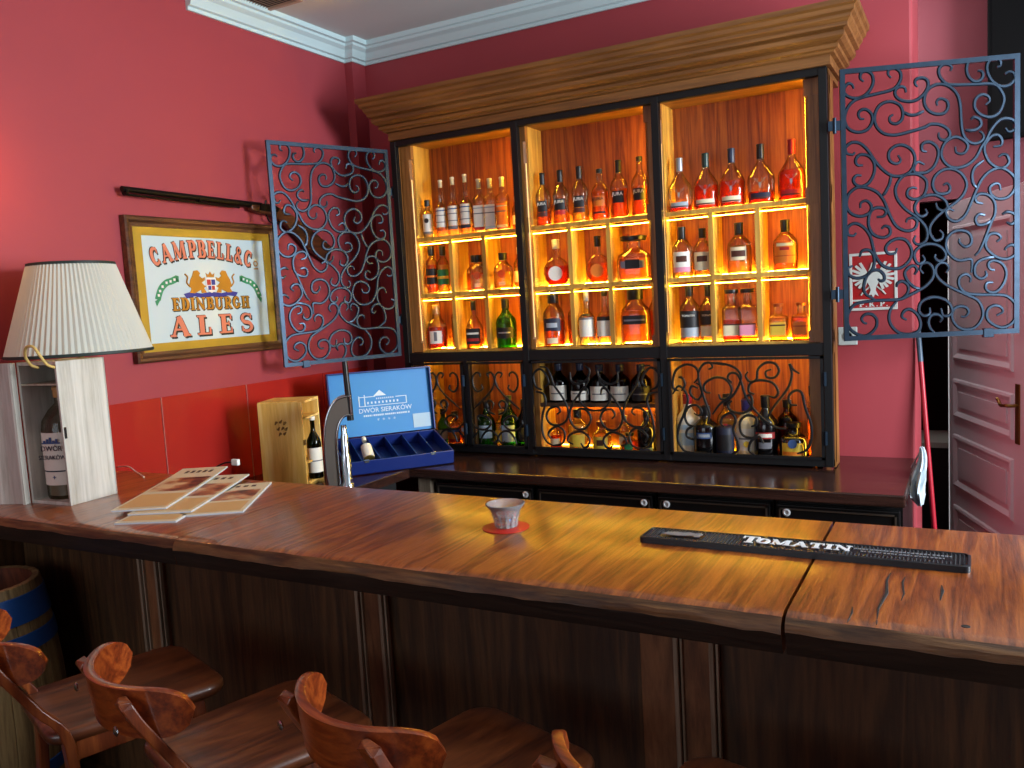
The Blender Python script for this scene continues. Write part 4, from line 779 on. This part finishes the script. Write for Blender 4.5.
# blue gift box
BLUEB = mat('blue_box_board', '#12276b', .35, var=.08, scale=4); BLUEL = mat('blue_lid_lining', '#2f84c6', .5, var=.12, scale=5); PRINT = mat('white_print', '#cfe0ea', .6)
PX = Vector((.428, -.255, .985)); n_ = Vector((-.77, .635, 0)); uu = Vector((.635, .77, 0))
t = thing('gift_box', 'large blue gift box standing open with empty compartments on the counter corner', 'box', (.25, -.48, .92), math.atan2(.77, .635))
S = None; l, dp, hh = .56, .335, .07
# local: x along length, y to the rear
mb = MB().box(-l/2, l/2, 0, dp, 0, .006).box(-l/2, l/2, 0, .008, 0, hh).box(-l/2, l/2, dp-.008, dp, 0, hh).box(-l/2, -l/2+.008, .008, dp-.008, 0, hh).box(l/2-.008, l/2, .008, dp-.008, 0, hh)
Mb = Matrix.Translation((.005, 0, .004)) @ Matrix.Rotation(R(12), 4, 'X')
bx = mb.xf(Mb).build('base', BLUEB, t, bevel=.002)
for i in range(1, 6):
    x = -l/2+l*i/6; MB().box(x-.002, x+.002, .008, dp-.008, .006, hh-.008).xf(Mb).build('partition', BLUEB, t)
for x in (-.17, .17): MB().box(x-.012, x+.012, -.003, .006, hh-.01, hh+.004).xf(Mb).build('clasp', CHROME, t, bevel=.001)
Ml = Mb @ Matrix.Translation((0, dp, hh)) @ Matrix.Rotation(R(-12-6), 4, 'X')
lid = MB().box(-l/2, l/2, 0, .006, .004, .345).box(-l/2, -l/2+.008, -.03, 0, .004, .345).box(l/2-.008, l/2, -.03, 0, .004, .345).box(-l/2, l/2, -.03, 0, .337, .345).xf(Ml).build('lid', BLUEB, t, bevel=.0015)
MB().box(-l/2+.008, l/2-.008, -.004, 0, .006, .337).xf(Ml).build('lining', BLUEL, lid)
mb = MB()
text_mesh(mb, 'DWÓR SIERAKÓW', .02, .135, .034, -.0045); [mb.box(-.1+q*.0105, -.1+q*.0105+(.004 if q % 6 == 4 else .0075), -.0052, -.0045, .104, .113) for q in range(24)]; text_mesh(mb, '*  *  *  *', .02, .078, .03, -.0045)
for x0, x1, z0, z1 in ((-.12, -.115, .16, .215), (-.09, -.085, .16, .22), (-.12, .14, .158, .161), (-.12, -.03, .206, .21), (.08, .14, .196, .2), (.135, .14, .16, .2)): mb.box(x0, x1, -.0055, -.0045, z0, z1)
for i in range(9): mb.box(-.075+i*.02, -.067+i*.02, -.0055, -.0045, .17, .182); mb.box(-.025+i*.011, -.02+i*.011, -.0055, -.0045, .192, .2)
mb.prism([(-.04, .21), (.03, .21), (-.005, .24)], -.0052, -.0045); mb.prism([(-.03, .213), (.02, .213), (-.005, .232)], -.0056, -.005)
mb.xf(Ml).build('gold_print', PRINT, lid)
MB().box(.165, .262, -.007, -.0045, .02, .095).xf(Ml).build('paper_sticker', LABM['lightblue'], lid)
t2 = bottle('miniature_bottle', 'small white-labelled bottle lying in a compartment of the blue box', 'bottle', (0, 0, 0), .15, .055, style='short', liq='pale', lev=.4, cap='white', caplen=.16, lab='white', lz=(.05, .6), law=110)
Mt = Matrix.Translation((.25, -.48, .92)) @ Matrix.Rotation(math.atan2(.77, .635), 4, 'Z') @ Mb @ Matrix.Translation((-.14, .07, .045)) @ Matrix.Rotation(R(-62), 4, 'X') @ Matrix.Rotation(0, 4, 'Z')
t2.matrix_world = Mt
# beer tap
t = thing('beer_tap', 'arched grey and chrome beer tap with black lever, before the blue box', 'beer tap', (.235, -.93, .92), R(38))
TAN_ = mat('tap_face', '#6e665e', .35, .4)
oa = [(-.035, 0), (-.045, .12), (-.044, .22), (-.03, .32), (-.005, .385), (.03, .42), (.085, .432)]; ia = [(.085, .345), (.055, .342), (.03, .315), (.012, .25), (.008, .15), (.01, 0)]
out_ = [tuple(v)[:2] for v in catmull([(a, b, 0) for a, b in oa], 4)]+[tuple(v)[:2] for v in catmull([(a, b, 0) for a, b in ia], 4)]
MB().prism(out_, -.035, .035).build('column', TAN_, t, smooth=30)
mb = MB(); mb.tube([(a, -.036, b) for a, b in out_], .005, 8); mb.tube([(a, .036, b) for a, b in out_], .005, 8); mb.build('chrome_edge', CHROME, t, smooth=50)
mb = MB(); mb.lathe([(.03, 0), (.03, .03), (.022, .04), (.022, .16), (.017, .17), (.017, .25), (.013, .26), (.013, .3)], 20, (.045, -.01, 0)); mb.build('chrome_pipe', CHROME, t, smooth=40)
mb = MB(); mb.tube([(.078, -.02, .32), (.078, -.022, .40), (.074, -.024, .5), (.072, -.025, .585)], lambda u: .016-.003*u, 10); mb.build('lever', BLACK, t, smooth=50)
# ------------------------------------------------------------------ on the left wall
FRAME = wood('frame_wood', '#2f1a0c', '#51301a', '#6e4526', 'x', .45, 6, .08, bump=.3)
MIRR = mat('sign_glass', '#b9cfd6', .18, spec=.6)
INKK = mat('sign_black', '#14110f', .5); SALM = mat('sign_salmon', '#d2785a', .5); OCHR = mat('sign_ochre', '#b07a1e', .45, .2); SGRN = mat('sign_green', '#2f8a5a', .5); SBLU = mat('sign_blue', '#2a2f8a', .5); SWHT = mat('sign_white', '#d8d8d8', .5); SRED = mat('sign_red', '#b23028', .5)
t = thing('framed_sign', 'framed mirror-like brewery sign with crest and big salmon letters on the red wall', 'sign', (XL, -.945, 1.872), R(90))
hw, hh2 = .455, .322
mb = MB()
pf = [(0, -.004), (0, -.034), (.008, -.04), (.02, -.036), (.03, -.026), (.045, -.022), (.045, -.004)]
cs = [(-1, -1), (1, -1), (1, 1), (-1, 1)]
rings = [[(sx*(hw-o), y, sz*(hh2-o)) for o, y in pf] for sx, sz in cs+cs[:1]]
mb.loft(rings, True, False); mb.build('frame', FRAME, t, smooth=20)
a, b = hw-.04, hh2-.04; c, d = hw-.092, hh2-.082
mb = MB()
for r_ in ((-a, a, d, b), (-a, a, -b, -d), (-a, -c, -d, d), (c, a, -d, d)): mb.box(r_[0], r_[1], -.014, -.004, r_[2], r_[3])
mb.build('gilt_mount', GOLD, t)
pn = MB().box(-c-.004, c+.004, -.010, -.004, -d-.004, d+.004).build('panel', MIRR, t)
Y0 = -.0104
def sign_line(nm, s, x, z, h, sx, fill, arch=0, sh=.007, gap=.1):
    mb = MB(); slab(mb, s, x, z, h, Y0, 0, sx, gap, arch, .0008, sh, -sh); slab(mb, s, x, z, h, Y0-.0009, 0, sx, gap, arch, .0006, -.0025, .0025); slab(mb, s, x, z, h, Y0-.0009, 0, sx, gap, arch, .0006, .0025, -.002)
    slab(mb, s, x, z, h, Y0-.0022, 1, sx, gap, arch, .001)
    mb.build(nm, [INKK, fill], pn)
sign_line('lettering', 'CAMPBELL&C', -.022, .102, .082, .74, SALM, .045, .007)
mb = MB(); text_mesh(mb, 'o', .305, .128, .062, Y0-.001); mb.build('lettering', [OCHR], pn); MB().box(.292, .32, Y0-.002, Y0, .094, .1).build('underline', OCHR, pn)
sign_line('lettering', 'EDINBURGH', .005, -.098, .058, .98, OCHR, 0, .005)
sign_line('lettering', 'ALES', .0, -.217, .092, 1.25, SALM, 0, .009, .5)
# crest: shield between two rearing beasts on a blue ribbon, green scrolls each side
mb = MB(); Y = Y0
bl = [(-.165, -.022), (-.12, -.012), (-.06, -.022), (0, -.014), (.06, -.022), (.12, -.012), (.165, -.02), (.15, -.04), (.1, -.034), (.05, -.046), (0, -.036), (-.05, -.046), (-.1, -.034), (-.15, -.044)]
mb.prism(bl, Y-.001, Y, 0)
beast = [(.03, -.018), (.06, -.02), (.062, -.004), (.1, -.02), (.13, -.018), (.118, .0), (.128, .02), (.12, .045), (.108, .062), (.098, .085), (.075, .088), (.06, .074), (.068, .062), (.05, .05), (.032, .056), (.036, .04), (.056, .03), (.04, .016), (.026, .014), (.045, .004)]
for s_ in (-1, 1):
    P = [(x*s_, z) for x, z in beast]
    if s_ > 0: P = P[::-1]
    mb.prism(P, Y-.002, Y, 1)
    tail = [(s_*.125, Y-.002, .01), (s_*.143, Y-.002, .03), (s_*.136, Y-.002, .055), (s_*.15, Y-.002, .07)]
    mb.tube(catmull(tail, 4), .004, 5, 1)
    rib = catmull([(s_*.195, .05, 0), (s_*.225, .038, 0), (s_*.255, .03, 0), (s_*.285, .006, 0), (s_*.3, -.02, 0), (s_*.31, -.045, 0)], 4)
    for poly in ribbon([(v.x, v.y) for v in rib], .03):
        if s_ > 0: poly = poly[::1]
        mb.prism(poly, Y-.0012, Y, 2)
    for v in rib[2:-2:3]: mb.box(v.x-.006, v.x+.005, Y-.002, Y, v.y-.005, v.y+.006, 3)
    mb.prism([(s_*.305, -.04), (s_*.325, -.052), (s_*.318, -.075), (s_*.3, -.05)][::s_], Y-.0012, Y, 2); mb.prism([(s_*.185, .06), (s_*.2, .064), (s_*.2, .036), (s_*.185, .032)][::s_], Y-.0012, Y, 2)
sh_ = [(-.03, .05), (.03, .05), (.03, .01), (.018, -.012), (0, -.02), (-.018, -.012), (-.03, .01)]
mb.prism(sh_[::-1], Y-.0028, Y, 3)
mb.box(-.025, -.002, Y-.0036, Y, .018, .044, 4); mb.box(.002, .025, Y-.0036, Y, .018, .044, 0); mb.box(-.02, -.002, Y-.0036, Y, -.006, .014, 0); mb.box(.002, .02, Y-.0036, Y, -.006, .014, 4)
mb.prism([(-.022, .055), (-.026, .075), (-.012, .066), (0, .082), (.012, .066), (.026, .075), (.022, .055)][::-1], Y-.002, Y, 1)
mb.xf(Matrix.Translation((.005, 0, .0))); mb.build('crest', [SBLU, OCHR, SGRN, SWHT, SRED], pn)
# rifle
GUNM = mat('gun_metal', '#15130f', .4, .7); GUNW = wood('gun_stock', '#220f07', '#42200e', '#5e3016', 'x', .4, 6, .08)
t = thing('rifle', 'old long-barrelled rifle hung on the red wall above the brewery sign', 'rifle', (XL+.045, -.95, 2.29), R(90))
mb = MB(); mb.tube([(-.455, 0, .01), (.35, 0, -.004)], lambda u: .013+.003*u, 10); mb.tube([(-.44, 0, -.012), (.2, 0, -.022)], .0055, 8)
mb.build('barrel', GUNM, t, smooth=60)
for x in (-.44, -.05): MB().lathe([(.0165, -.006), (.0165, .006)], 12).xf(Matrix.Translation((x, 0, -.001)) @ Matrix.Rotation(PI/2, 4, 'Y')).build('band', GUNM, t, smooth=60)
st = [(.27, -.006), (.27, -.03), (.32, -.042), (.42, -.05), (.52, -.1), (.66, -.21), (.82, -.29), (.86, -.2), (.7, -.11), (.55, -.035), (.46, -.004), (.3, .0)]
MB().prism(st, -.016, .016).build('stock', GUNW, t, bevel=.006)
mb = MB().prism([(.32, -.03), (.44, -.035), (.46, -.012), (.42, .006), (.33, .004)], -.022, -.012)
mb.tube([(.42, -.02, .0), (.43, -.022, .03), (.412, -.022, .046), (.40, -.022, .04)], .006, 6); mb.tube([(.36, -.018, .002), (.365, -.02, .022)], .005, 6); mb.build('lock', GUNM, t, smooth=40)
mb = MB(); mb.tube(catmull([(.38, 0, -.045), (.4, 0, -.08), (.45, 0, -.085), (.48, 0, -.06)], 5), .0045, 6); mb.build('trigger_guard', GUNM, t, smooth=60)
mb = MB(); mb.tube([(0, .045, -.004), (0, .0, -.016)], .003, 5); mb.tube([(.5, .045, -.06), (.5, .0, -.07)], .003, 5); mb.build('hook', STEEL, t)
# ceiling vent
VENT = mat('vent_beige', '#b59c86', .5)
t = thing('ceiling_vent', 'beige slatted vent grille in the ceiling near the left wall', 'vent', (-.272, -.69, ZC))
mb = MB()
for r_ in ((-.125, .125, -.22, -.2), (-.125, .125, .2, .22), (-.125, -.105, -.2, .2), (.105, .125, -.2, .2)): mb.box(r_[0], r_[1], r_[2], r_[3], -.012, 0)
mb.build('frame', VENT, t)
mb = MB()
for i in range(22): mb.obox((0, -.19+i*.018, -.006), .21, .011, .002, Matrix.Rotation(R(35), 3, 'X'))
mb.build('slats', VENT, t); MB().box(-.105, .105, -.2, .2, -.002, -.0005).build('backing', BLACKM, t)

# ------------------------------------------------------------------ right of the cabinet
t = thing('eagle_plaque', 'red plaque with white eagle and white lettering behind the right gate', 'plaque', (2.371, YB, 1.728))
PR = mat('plaque_red', '#a01014', .4); PW = mat('plaque_white', '#c9cfcb', .45)
MB().box(-.098, .098, -.006, 0, -.128, .128).build('plate', PR, t, bevel=.002)
mb = MB()
for r_ in ((-.1, .1, .118, .13), (-.1, .1, -.13, -.118), (-.1, -.088, -.118, .118), (.088, .1, -.118, .118), (-.088, .088, -.088, -.08)): mb.box(r_[0], r_[1], -.01, 0, r_[2], r_[3])
mb.build('border', PW, t, bevel=.0015)
mb = MB()
body = [(-.012, .062), (-.006, .082), (.004, .09), (.014, .084), (.024, .078), (.012, .074), (.014, .055), (.028, .03), (.026, .0), (.014, -.022), (.01, -.04), (.022, -.068), (.008, -.058), (0, -.072), (-.008, -.058), (-.022, -.068), (-.01, -.04), (-.014, -.022), (-.026, .0), (-.028, .03)]
mb.prism(body[::-1], -.011, -.005)
for s_ in (-1, 1):
    for k in range(8):
        a0 = R(62-k*19); L_ = .072-.003*abs(k-2)
        bx_, bz = s_*(.024), .03-.002*k
        tip = (bx_+s_*L_*math.cos(a0)*.95, bz+L_*math.sin(a0)*.95); nx, nz = -math.sin(a0)*.0062, math.cos(a0)*.0062
        P = [(bx_+s_*nx, bz+nz), (bx_-s_*nx, bz-nz), (tip[0]-s_*nx*.9, tip[1]-nz*.9), (tip[0]+s_*.004, tip[1]), (tip[0]+s_*nx*.9, tip[1]+nz*.9)]
        if s_ < 0: P = P[::-1]
        mb.prism(P[::-1], -.0095-.0003*k, -.005)
    for k in (-1, 0, 1): mb.tube([(s_*.014, -.008, -.022), (s_*.036, -.008, -.042), (s_*(.046+.006*k), -.008, -.05-.01*k)], .0035, 5)
mb.build('eagle', PW, t)
mb = MB(); slab(mb, 'P.K.P.', 0, -.114, .022, -.006, 0, 1.25, .28); mb.build('lettering', PW, t)
t = thing('wall_socket', 'pale square wall socket at the lower corner of the right gate', 'socket', (2.259, YB, 1.483))
MB().box(-.042, .042, -.01, 0, -.042, .042).build('plate', mat('socket_plate', '#b9c4c2', .35), t, bevel=.004)
mb = MB(); mb.lathe([(.022, 0), (.022, .002), (.019, .002), (.018, -.004)], 24); mb.xf(Matrix.Translation((0, -.01, 0)) @ Matrix.Rotation(PI/2, 4, 'X')); mb.build('socket_well', mat('socket_grey', '#7f8b8a', .4), t)
# broom handle leaning on the end of the wall
t = thing('broom', 'long red broom handle leaning by the end of the red wall', 'broom', (2.66, .2, 0))
MB().tube([(-.005, .0, .05), (-.098, .12, 1.36)], .011, 12).build('handle', mat('red_handle', '#a3182a', .35), t, smooth=60)
MB().tube([(-.098, .12, 1.36), (-.108, .131, 1.50)], .0115, 12).build('grip', mat('grip_grey', '#3f5568', .4), t, smooth=60)
mb = MB().box(-.14, .14, -.03, .03, .05, .085); mb.build('head', BLACK, t, bevel=.006)
mb = MB()
for i in range(28):
    for j in range(3): mb.box(-.138+i*.01, -.134+i*.01, -.026+j*.02, -.02+j*.02, 0, .05)
mb.build('bristles', BLACKM, t)
# white plastic bag and dotted carton at the counter end
BAG = mat('white_bag', '#b9c6cd', .4)
rnd = random.Random(4); mb = MB(); rr = []
for i in range(12):
    z = .8+.24*i/11; ww = .05-.036*max(0, (i-5)/6)-.03*max(0, (2-i)/2); rr.append([(2.572+.5*ww*(1+.35*math.cos(6*2*PI*j/28+i*.35))*math.cos(2*PI*j/28)-.012*math.sin(i*.5), -.05+1.5*ww*(1+.35*math.cos(6*2*PI*j/28+i*.35))*math.sin(2*PI*j/28), z) for j in range(28)])
mb.loft(rr)
o = mb.build('plastic_bag', BAG, None, smooth=60, shift=(2.577, -.03, .7)); o.location = (2.577, -.03, .7); tag(o, 'crumpled white plastic bag hanging at the right end of the back counter', 'bag')
MB().tube([(2.54-2.577, 0, .25), (2.575-2.577, 0, .32), (2.58-2.577, 0, .33)], .004, 6).build('hook', STEEL, o)
t = thing('carton', 'tall blue carton with white dots standing below the white bag', 'carton', (2.62, -.12, 0))
MB().box(-.035, .03, -.05, .05, 0, .7).build('box', mat('carton_blue', '#22397a', .5), t, bevel=.002)
mb = MB()
for i in range(3):
    for k in range(22): mb.lathe([(.0055, 0), (.0055, .0006)], 8, (0, 0, 0)); mb.xf(Matrix.Translation((-.022+i*.018, -.05, .04+k*.03)) @ Matrix.Rotation(PI/2, 4, 'X'), len(mb.v)-16)
mb.build('dots', WHITE, t)
# passage: pale-topped sideboard, television, open panelled door
t = thing('sideboard', 'dark low sideboard with pale top in the passage beyond the doorway', 'sideboard', (2.3, 1.95, 0))
MB().box(-.5, .5, -.13, .3, 0, .70).build('body', BLACK, t, bevel=.003); MB().box(-.52, .52, -.15, .3, .70, .735).build('top', mat('pale_top', '#b4b0a4', .5), t, bevel=.003)
t = thing('television', 'black television on the passage wall at the upper right edge', 'television', (3.35, 1.4, 2.83))
MB().box(-.509, .509, -.03, .02, -.40, .40).build('screen_case', mat('tv_case', '#040405', .7, spec=.1), t, bevel=.006); MB().box(-.49, .49, -.032, -.03, -.375, .385).build('screen', mat('screen_black', '#030304', .45, spec=.15), t)
MB().box(-.1, .1, .02, .155, -.1, .1).build('bracket', BLACKM, t)
hx, hy = 2.672, 1.48; dl = .98; ang = math.atan2(-.94, .34)
def dpart(mb, name, m, parent=None, **k): return mb.build(name, m, parent or door, **k)
door = MB().box(0, dl, -.02, .02, .01, 2.13).build('door_1', DOORW, None, bevel=.002); door['kind'] = 'structure'
door.location = (hx, hy, 0); door.rotation_euler = (0, 0, ang)
for z0, z1 in ((.12, .46), (.56, .86), (.95, 1.17), (1.27, 2.0)):
    mb = MB(); x0, x1 = .08, dl-.15
    for s_ in (-1, 1):
        pf = [(0, .02), (.006, .031), (.018, .034), (.03, .027), (.04, .02)]
        cs = [(x0, z0), (x1, z0), (x1, z1), (x0, z1)]; ss = [(1, 1), (-1, 1), (-1, -1), (1, -1)]
        rings = [[(c_[0]+q[0]*o_, s_*y_, c_[1]+q[1]*o_) for o_, y_ in pf] for c_, q in list(zip(cs, ss))+[(cs[0], ss[0])]]
        mb.loft(rings, False, False)
        mb.box(x0+.07, x1-.07, min(s_*.02, s_*.027), max(s_*.02, s_*.027), z0+.07, z1-.07)
    dpart(mb, 'raised_panel', DOORW, smooth=15)
for s_ in (-1, 1):
    mb = MB(); mb.box(dl-.125, dl-.085, min(s_*.02, s_*.026), max(s_*.02, s_*.026), .94, 1.22)
    mb.tube(catmull([(dl-.105, s_*.02, 1.12), (dl-.105, s_*.06, 1.12), (dl-.125, s_*.068, 1.12), (dl-.18, s_*.066, 1.114), (dl-.215, s_*.062, 1.132), (dl-.23, s_*.062, 1.14)], 4), .008, 8)
    dpart(mb, 'door_handle', BRASS, smooth=50)
mb = MB().box(2.648, 2.72, 1.525, 1.56, 0, 2.13)
struct('trim_6', mb, WHITE)

# ------------------------------------------------------------------ bar stools
SEATW = wood('stool_seat_wood', '#2a1309', '#552a14', '#74401f', 'y', .38, 4, .12, coat=.3, bump=.1)
STOOLW = wood('stool_wood', '#3a170a', '#6b2e12', '#8f4a20', 'z', .32, 5, .08, coat=.3, bump=.1)
BENT = wood('bentwood', '#43190a', '#762f10', '#9c4a1b', 'x', .28, 7, .08, coat=.5, bump=.1)
def make_stool():
    t = thing('bar_stool', '', 'bar stool')
    zs = .79
    def outline(k, z):
        P = []
        for cx_, cy_, r_, a0 in ((.13, .165, .06, 0), (-.13, .165, .06, 90), (-.12, -.15, .05, 180), (.12, -.15, .05, 270)):
            for i in range(7):
                a_ = R(a0+15*i); P.append(((cx_+r_*math.cos(a_))*k, (cy_+r_*math.sin(a_)*1.0)*k, z))
        return P
    MB().loft([outline(.9, zs-.034), outline(.975, zs-.03), outline(1, zs-.02), outline(1, zs-.010), outline(.985, zs-.003), outline(.95, zs), outline(.7, zs-.003), outline(.3, zs-.006)]).build('seat', SEATW, t, smooth=50)
    mb = MB()
    for a in ((-.14, .14, .13, .15), (-.14, .14, -.15, -.13), (-.15, -.13, -.14, .14), (.13, .15, -.14, .14)): mb.box(a[0], a[1], a[2], a[3], zs-.085, zs-.033)
    mb.build('seat_frame', STOOLW, t, bevel=.003)
    for s_ in (-1, 1):
        MB().loft([[(s_*(.2+a), .19+b, 0) for a, b in ((-.014, -.014), (.014, -.014), (.014, .014), (-.014, .014))], [(s_*(.145+a), .145+b, zs-.033) for a, b in ((-.018, -.018), (.018, -.018), (.018, .018), (-.018, .018))]]).build('leg', STOOLW, t, bevel=.004)
        sp = [(.2, -.22, 0), (.165, -.165, .5), (.158, -.158, .76), (.152, -.215, .86), (.142, -.278, .965), (.138, -.299, 1.008)]
        rings = [[(s_*(x+a), y+b, z) for a, b in ((-.023, -.012), (.023, -.012), (.023, .012), (-.023, .012))] for x, y, z in catmull(sp, 4)]
        last = rings[-1]; rings.append([(x*1.0-s_*.0, y-.002, z+.012) for x, y, z in [tuple(Vector(last[q]).lerp(Vector(last[(q+3) % 4]), .45 if q in (0, 1) else .1)) for q in range(4)]])
        MB().loft(rings).build('leg', STOOLW, t, bevel=.003)
        MB().tube([(s_*.192, .176, .28), (s_*.188, -.2, .28)], .011, 8).build('stretcher', STOOLW, t, smooth=50)
    MB().tube([(-.185, .17, .22), (.185, .17, .22)], .012, 8).build('stretcher', STOOLW, t, smooth=50)
    # bent backrest: a curved band with rounded ends
    rb, cyb, n = .222, -.084, 40; amax = 1.08; th = .0095; rings = []
    for i in range(n+1):
        a_ = -amax+2*amax*i/n; e = max(0, (abs(a_)-amax*.62)/(amax*.38)); hgt = .05*math.sqrt(max(0, 1-e**2.2))+.0008
        zc = .982; lean = .0
        rr_ = rb*(1+.02*math.cos(a_)); ox = math.sin(a_); oy = -math.cos(a_)
        px_, py_ = rr_*ox, cyb+rr_*oy
        rings.append([(px_+ox*b, py_+oy*b-(c)*.12*math.cos(a_), zc+c) for b, c in ((-th, -hgt), (th, -hgt), (th, hgt*.97), (th*.6, hgt), (-th*.6, hgt), (-th, hgt*.97))])
    MB().loft(rings).build('backrest', BENT, t, smooth=35)
    for s_ in (-1, 1):
        mb = MB(); mb.lathe([(.009, 0), (.010, .003), (.005, .006)], 12); mb.xf(Matrix.Translation((s_*.137, -.316, .965)) @ Matrix.Rotation(PI/2, 4, 'X')); mb.build('screw', CHROME, t, smooth=40)
    return t
def copy_tree(o, parent=None):
    c = o.copy(); COL.objects.link(c)
    if parent: c.parent = parent
    for ch in list(o.children): copy_tree(ch, c)
    return c
st0 = make_stool()
for i, (x, y, a_, lab_) in enumerate(((1.315, -2.525, -20, 'bentwood bar stool right of the second seat, third stool back from the barrel side'), (.80, -2.495, -20, 'bentwood bar stool beside the barrel, its back at the left picture edge'), (1.845, -2.47, -18, 'bentwood bar stool before the middle panel bead, with its whole orange back showing'), (2.385, -2.475, -15, 'bentwood bar stool furthest along the bar, only its back post tip showing'))):
    o = st0 if i == 0 else copy_tree(st0)
    o.location = (x, y, 0); o.rotation_euler = (0, 0, R(a_)); o['group'] = 'bar stools along the bar'
    o['label'] = ('second bentwood bar stool from the barrel, round back over the dark seat', 'bentwood bar stool nearest the barrel, back cut by the left picture edge', 'third bentwood bar stool from the barrel, bright orange curved back rail', 'fourth bentwood bar stool from the barrel, only a back tip showing at the bottom edge')[i]
# barrel
STAVE = wood('barrel_stave', '#5a482e', '#8a7048', '#ab9060', 'z', .6, 6, .06, bump=.3); BARIN = wood('barrel_inside', '#3a1a0e', '#5e2d18', '#7a4024', 'z', .6, 6, .06)
HOOP = mat('blue_hoop', '#1f4f94', .4, .1, var=.15, scale=9)
t = thing('barrel', 'open wooden barrel with blue hoops standing at the left end of the bar', 'barrel', (-.215, -2.28, 0))
H = .88
def br(z): return .19+.045*math.sin(PI*z/H)
def stave_ring(r, z, n=28):
    P = []
    for j in range(n):
        for q, dr in ((.04, -.0), (.5, .002), (.96, 0), (1, -.003)): a_ = 2*PI*(j+q)/n; P.append(((r+dr)*math.cos(a_), (r+dr)*math.sin(a_), z))
    return P
MB().loft([stave_ring(br(H*i/14), H*i/14) for i in range(15)]+[stave_ring(br(H)-.004, H+.002)]+[stave_ring(br(H)-.024, H)], True, False).build('staves', STAVE, t, smooth=30)
MB().lathe([(br(H*z)-.024, H*z) for z in (1, .85, .7, .55)]+[(.001, H*.55)], 40, caps=False).build('inside', BARIN, t, smooth=40)
for z0, z1 in ((.86, .965), (.755, .82), (.25, .31), (.04, .14)):
    mb = MB(); mb.lathe([(br(H*z0)+.002, H*z0), (br(H*z0)+.006, H*z0+.002), (br(H*(z0+z1)/2)+.006, H*(z0+z1)/2), (br(H*z1)+.006, H*z1-.002), (br(H*z1)+.002, H*z1)], 48, caps=False); mb.build('hoop', HOOP, t, smooth=40)
# wall lamp beyond the frame, assumed and added for the left wall's orange glow
t = thing('assumed_wall_sconce', 'assumed unseen small brass wall lamp on the left wall past the table lamp', 'wall lamp', (XL, -2.06, 2.19), R(90))
MB().lathe([(.05, 0), (.045, .02), (.01, .03)], 20).xf(Matrix.Rotation(PI/2, 4, 'X')).build('plate', BRASS, t, smooth=40)
MB().tube(catmull([(0, -.02, 0), (0, -.08, -.02), (0, -.11, .02), (0, -.11, .06)], 5), .006, 8).build('arm', BRASS, t, smooth=50)
MB().lathe([(.012, .06), (.024, .085), (.022, .12), (.006, .14)], 16, (0, -.11, 0)).build('bulb', glow('assumed_sconce_glow', '#ffb35a', 6), t, smooth=60)
point('assumed_sconce_light', (XL+.17, -2.08, 2.3), 4, (1, .42, .1), .03)  # unseen point light, added to cast the assumed lamp's orange glow
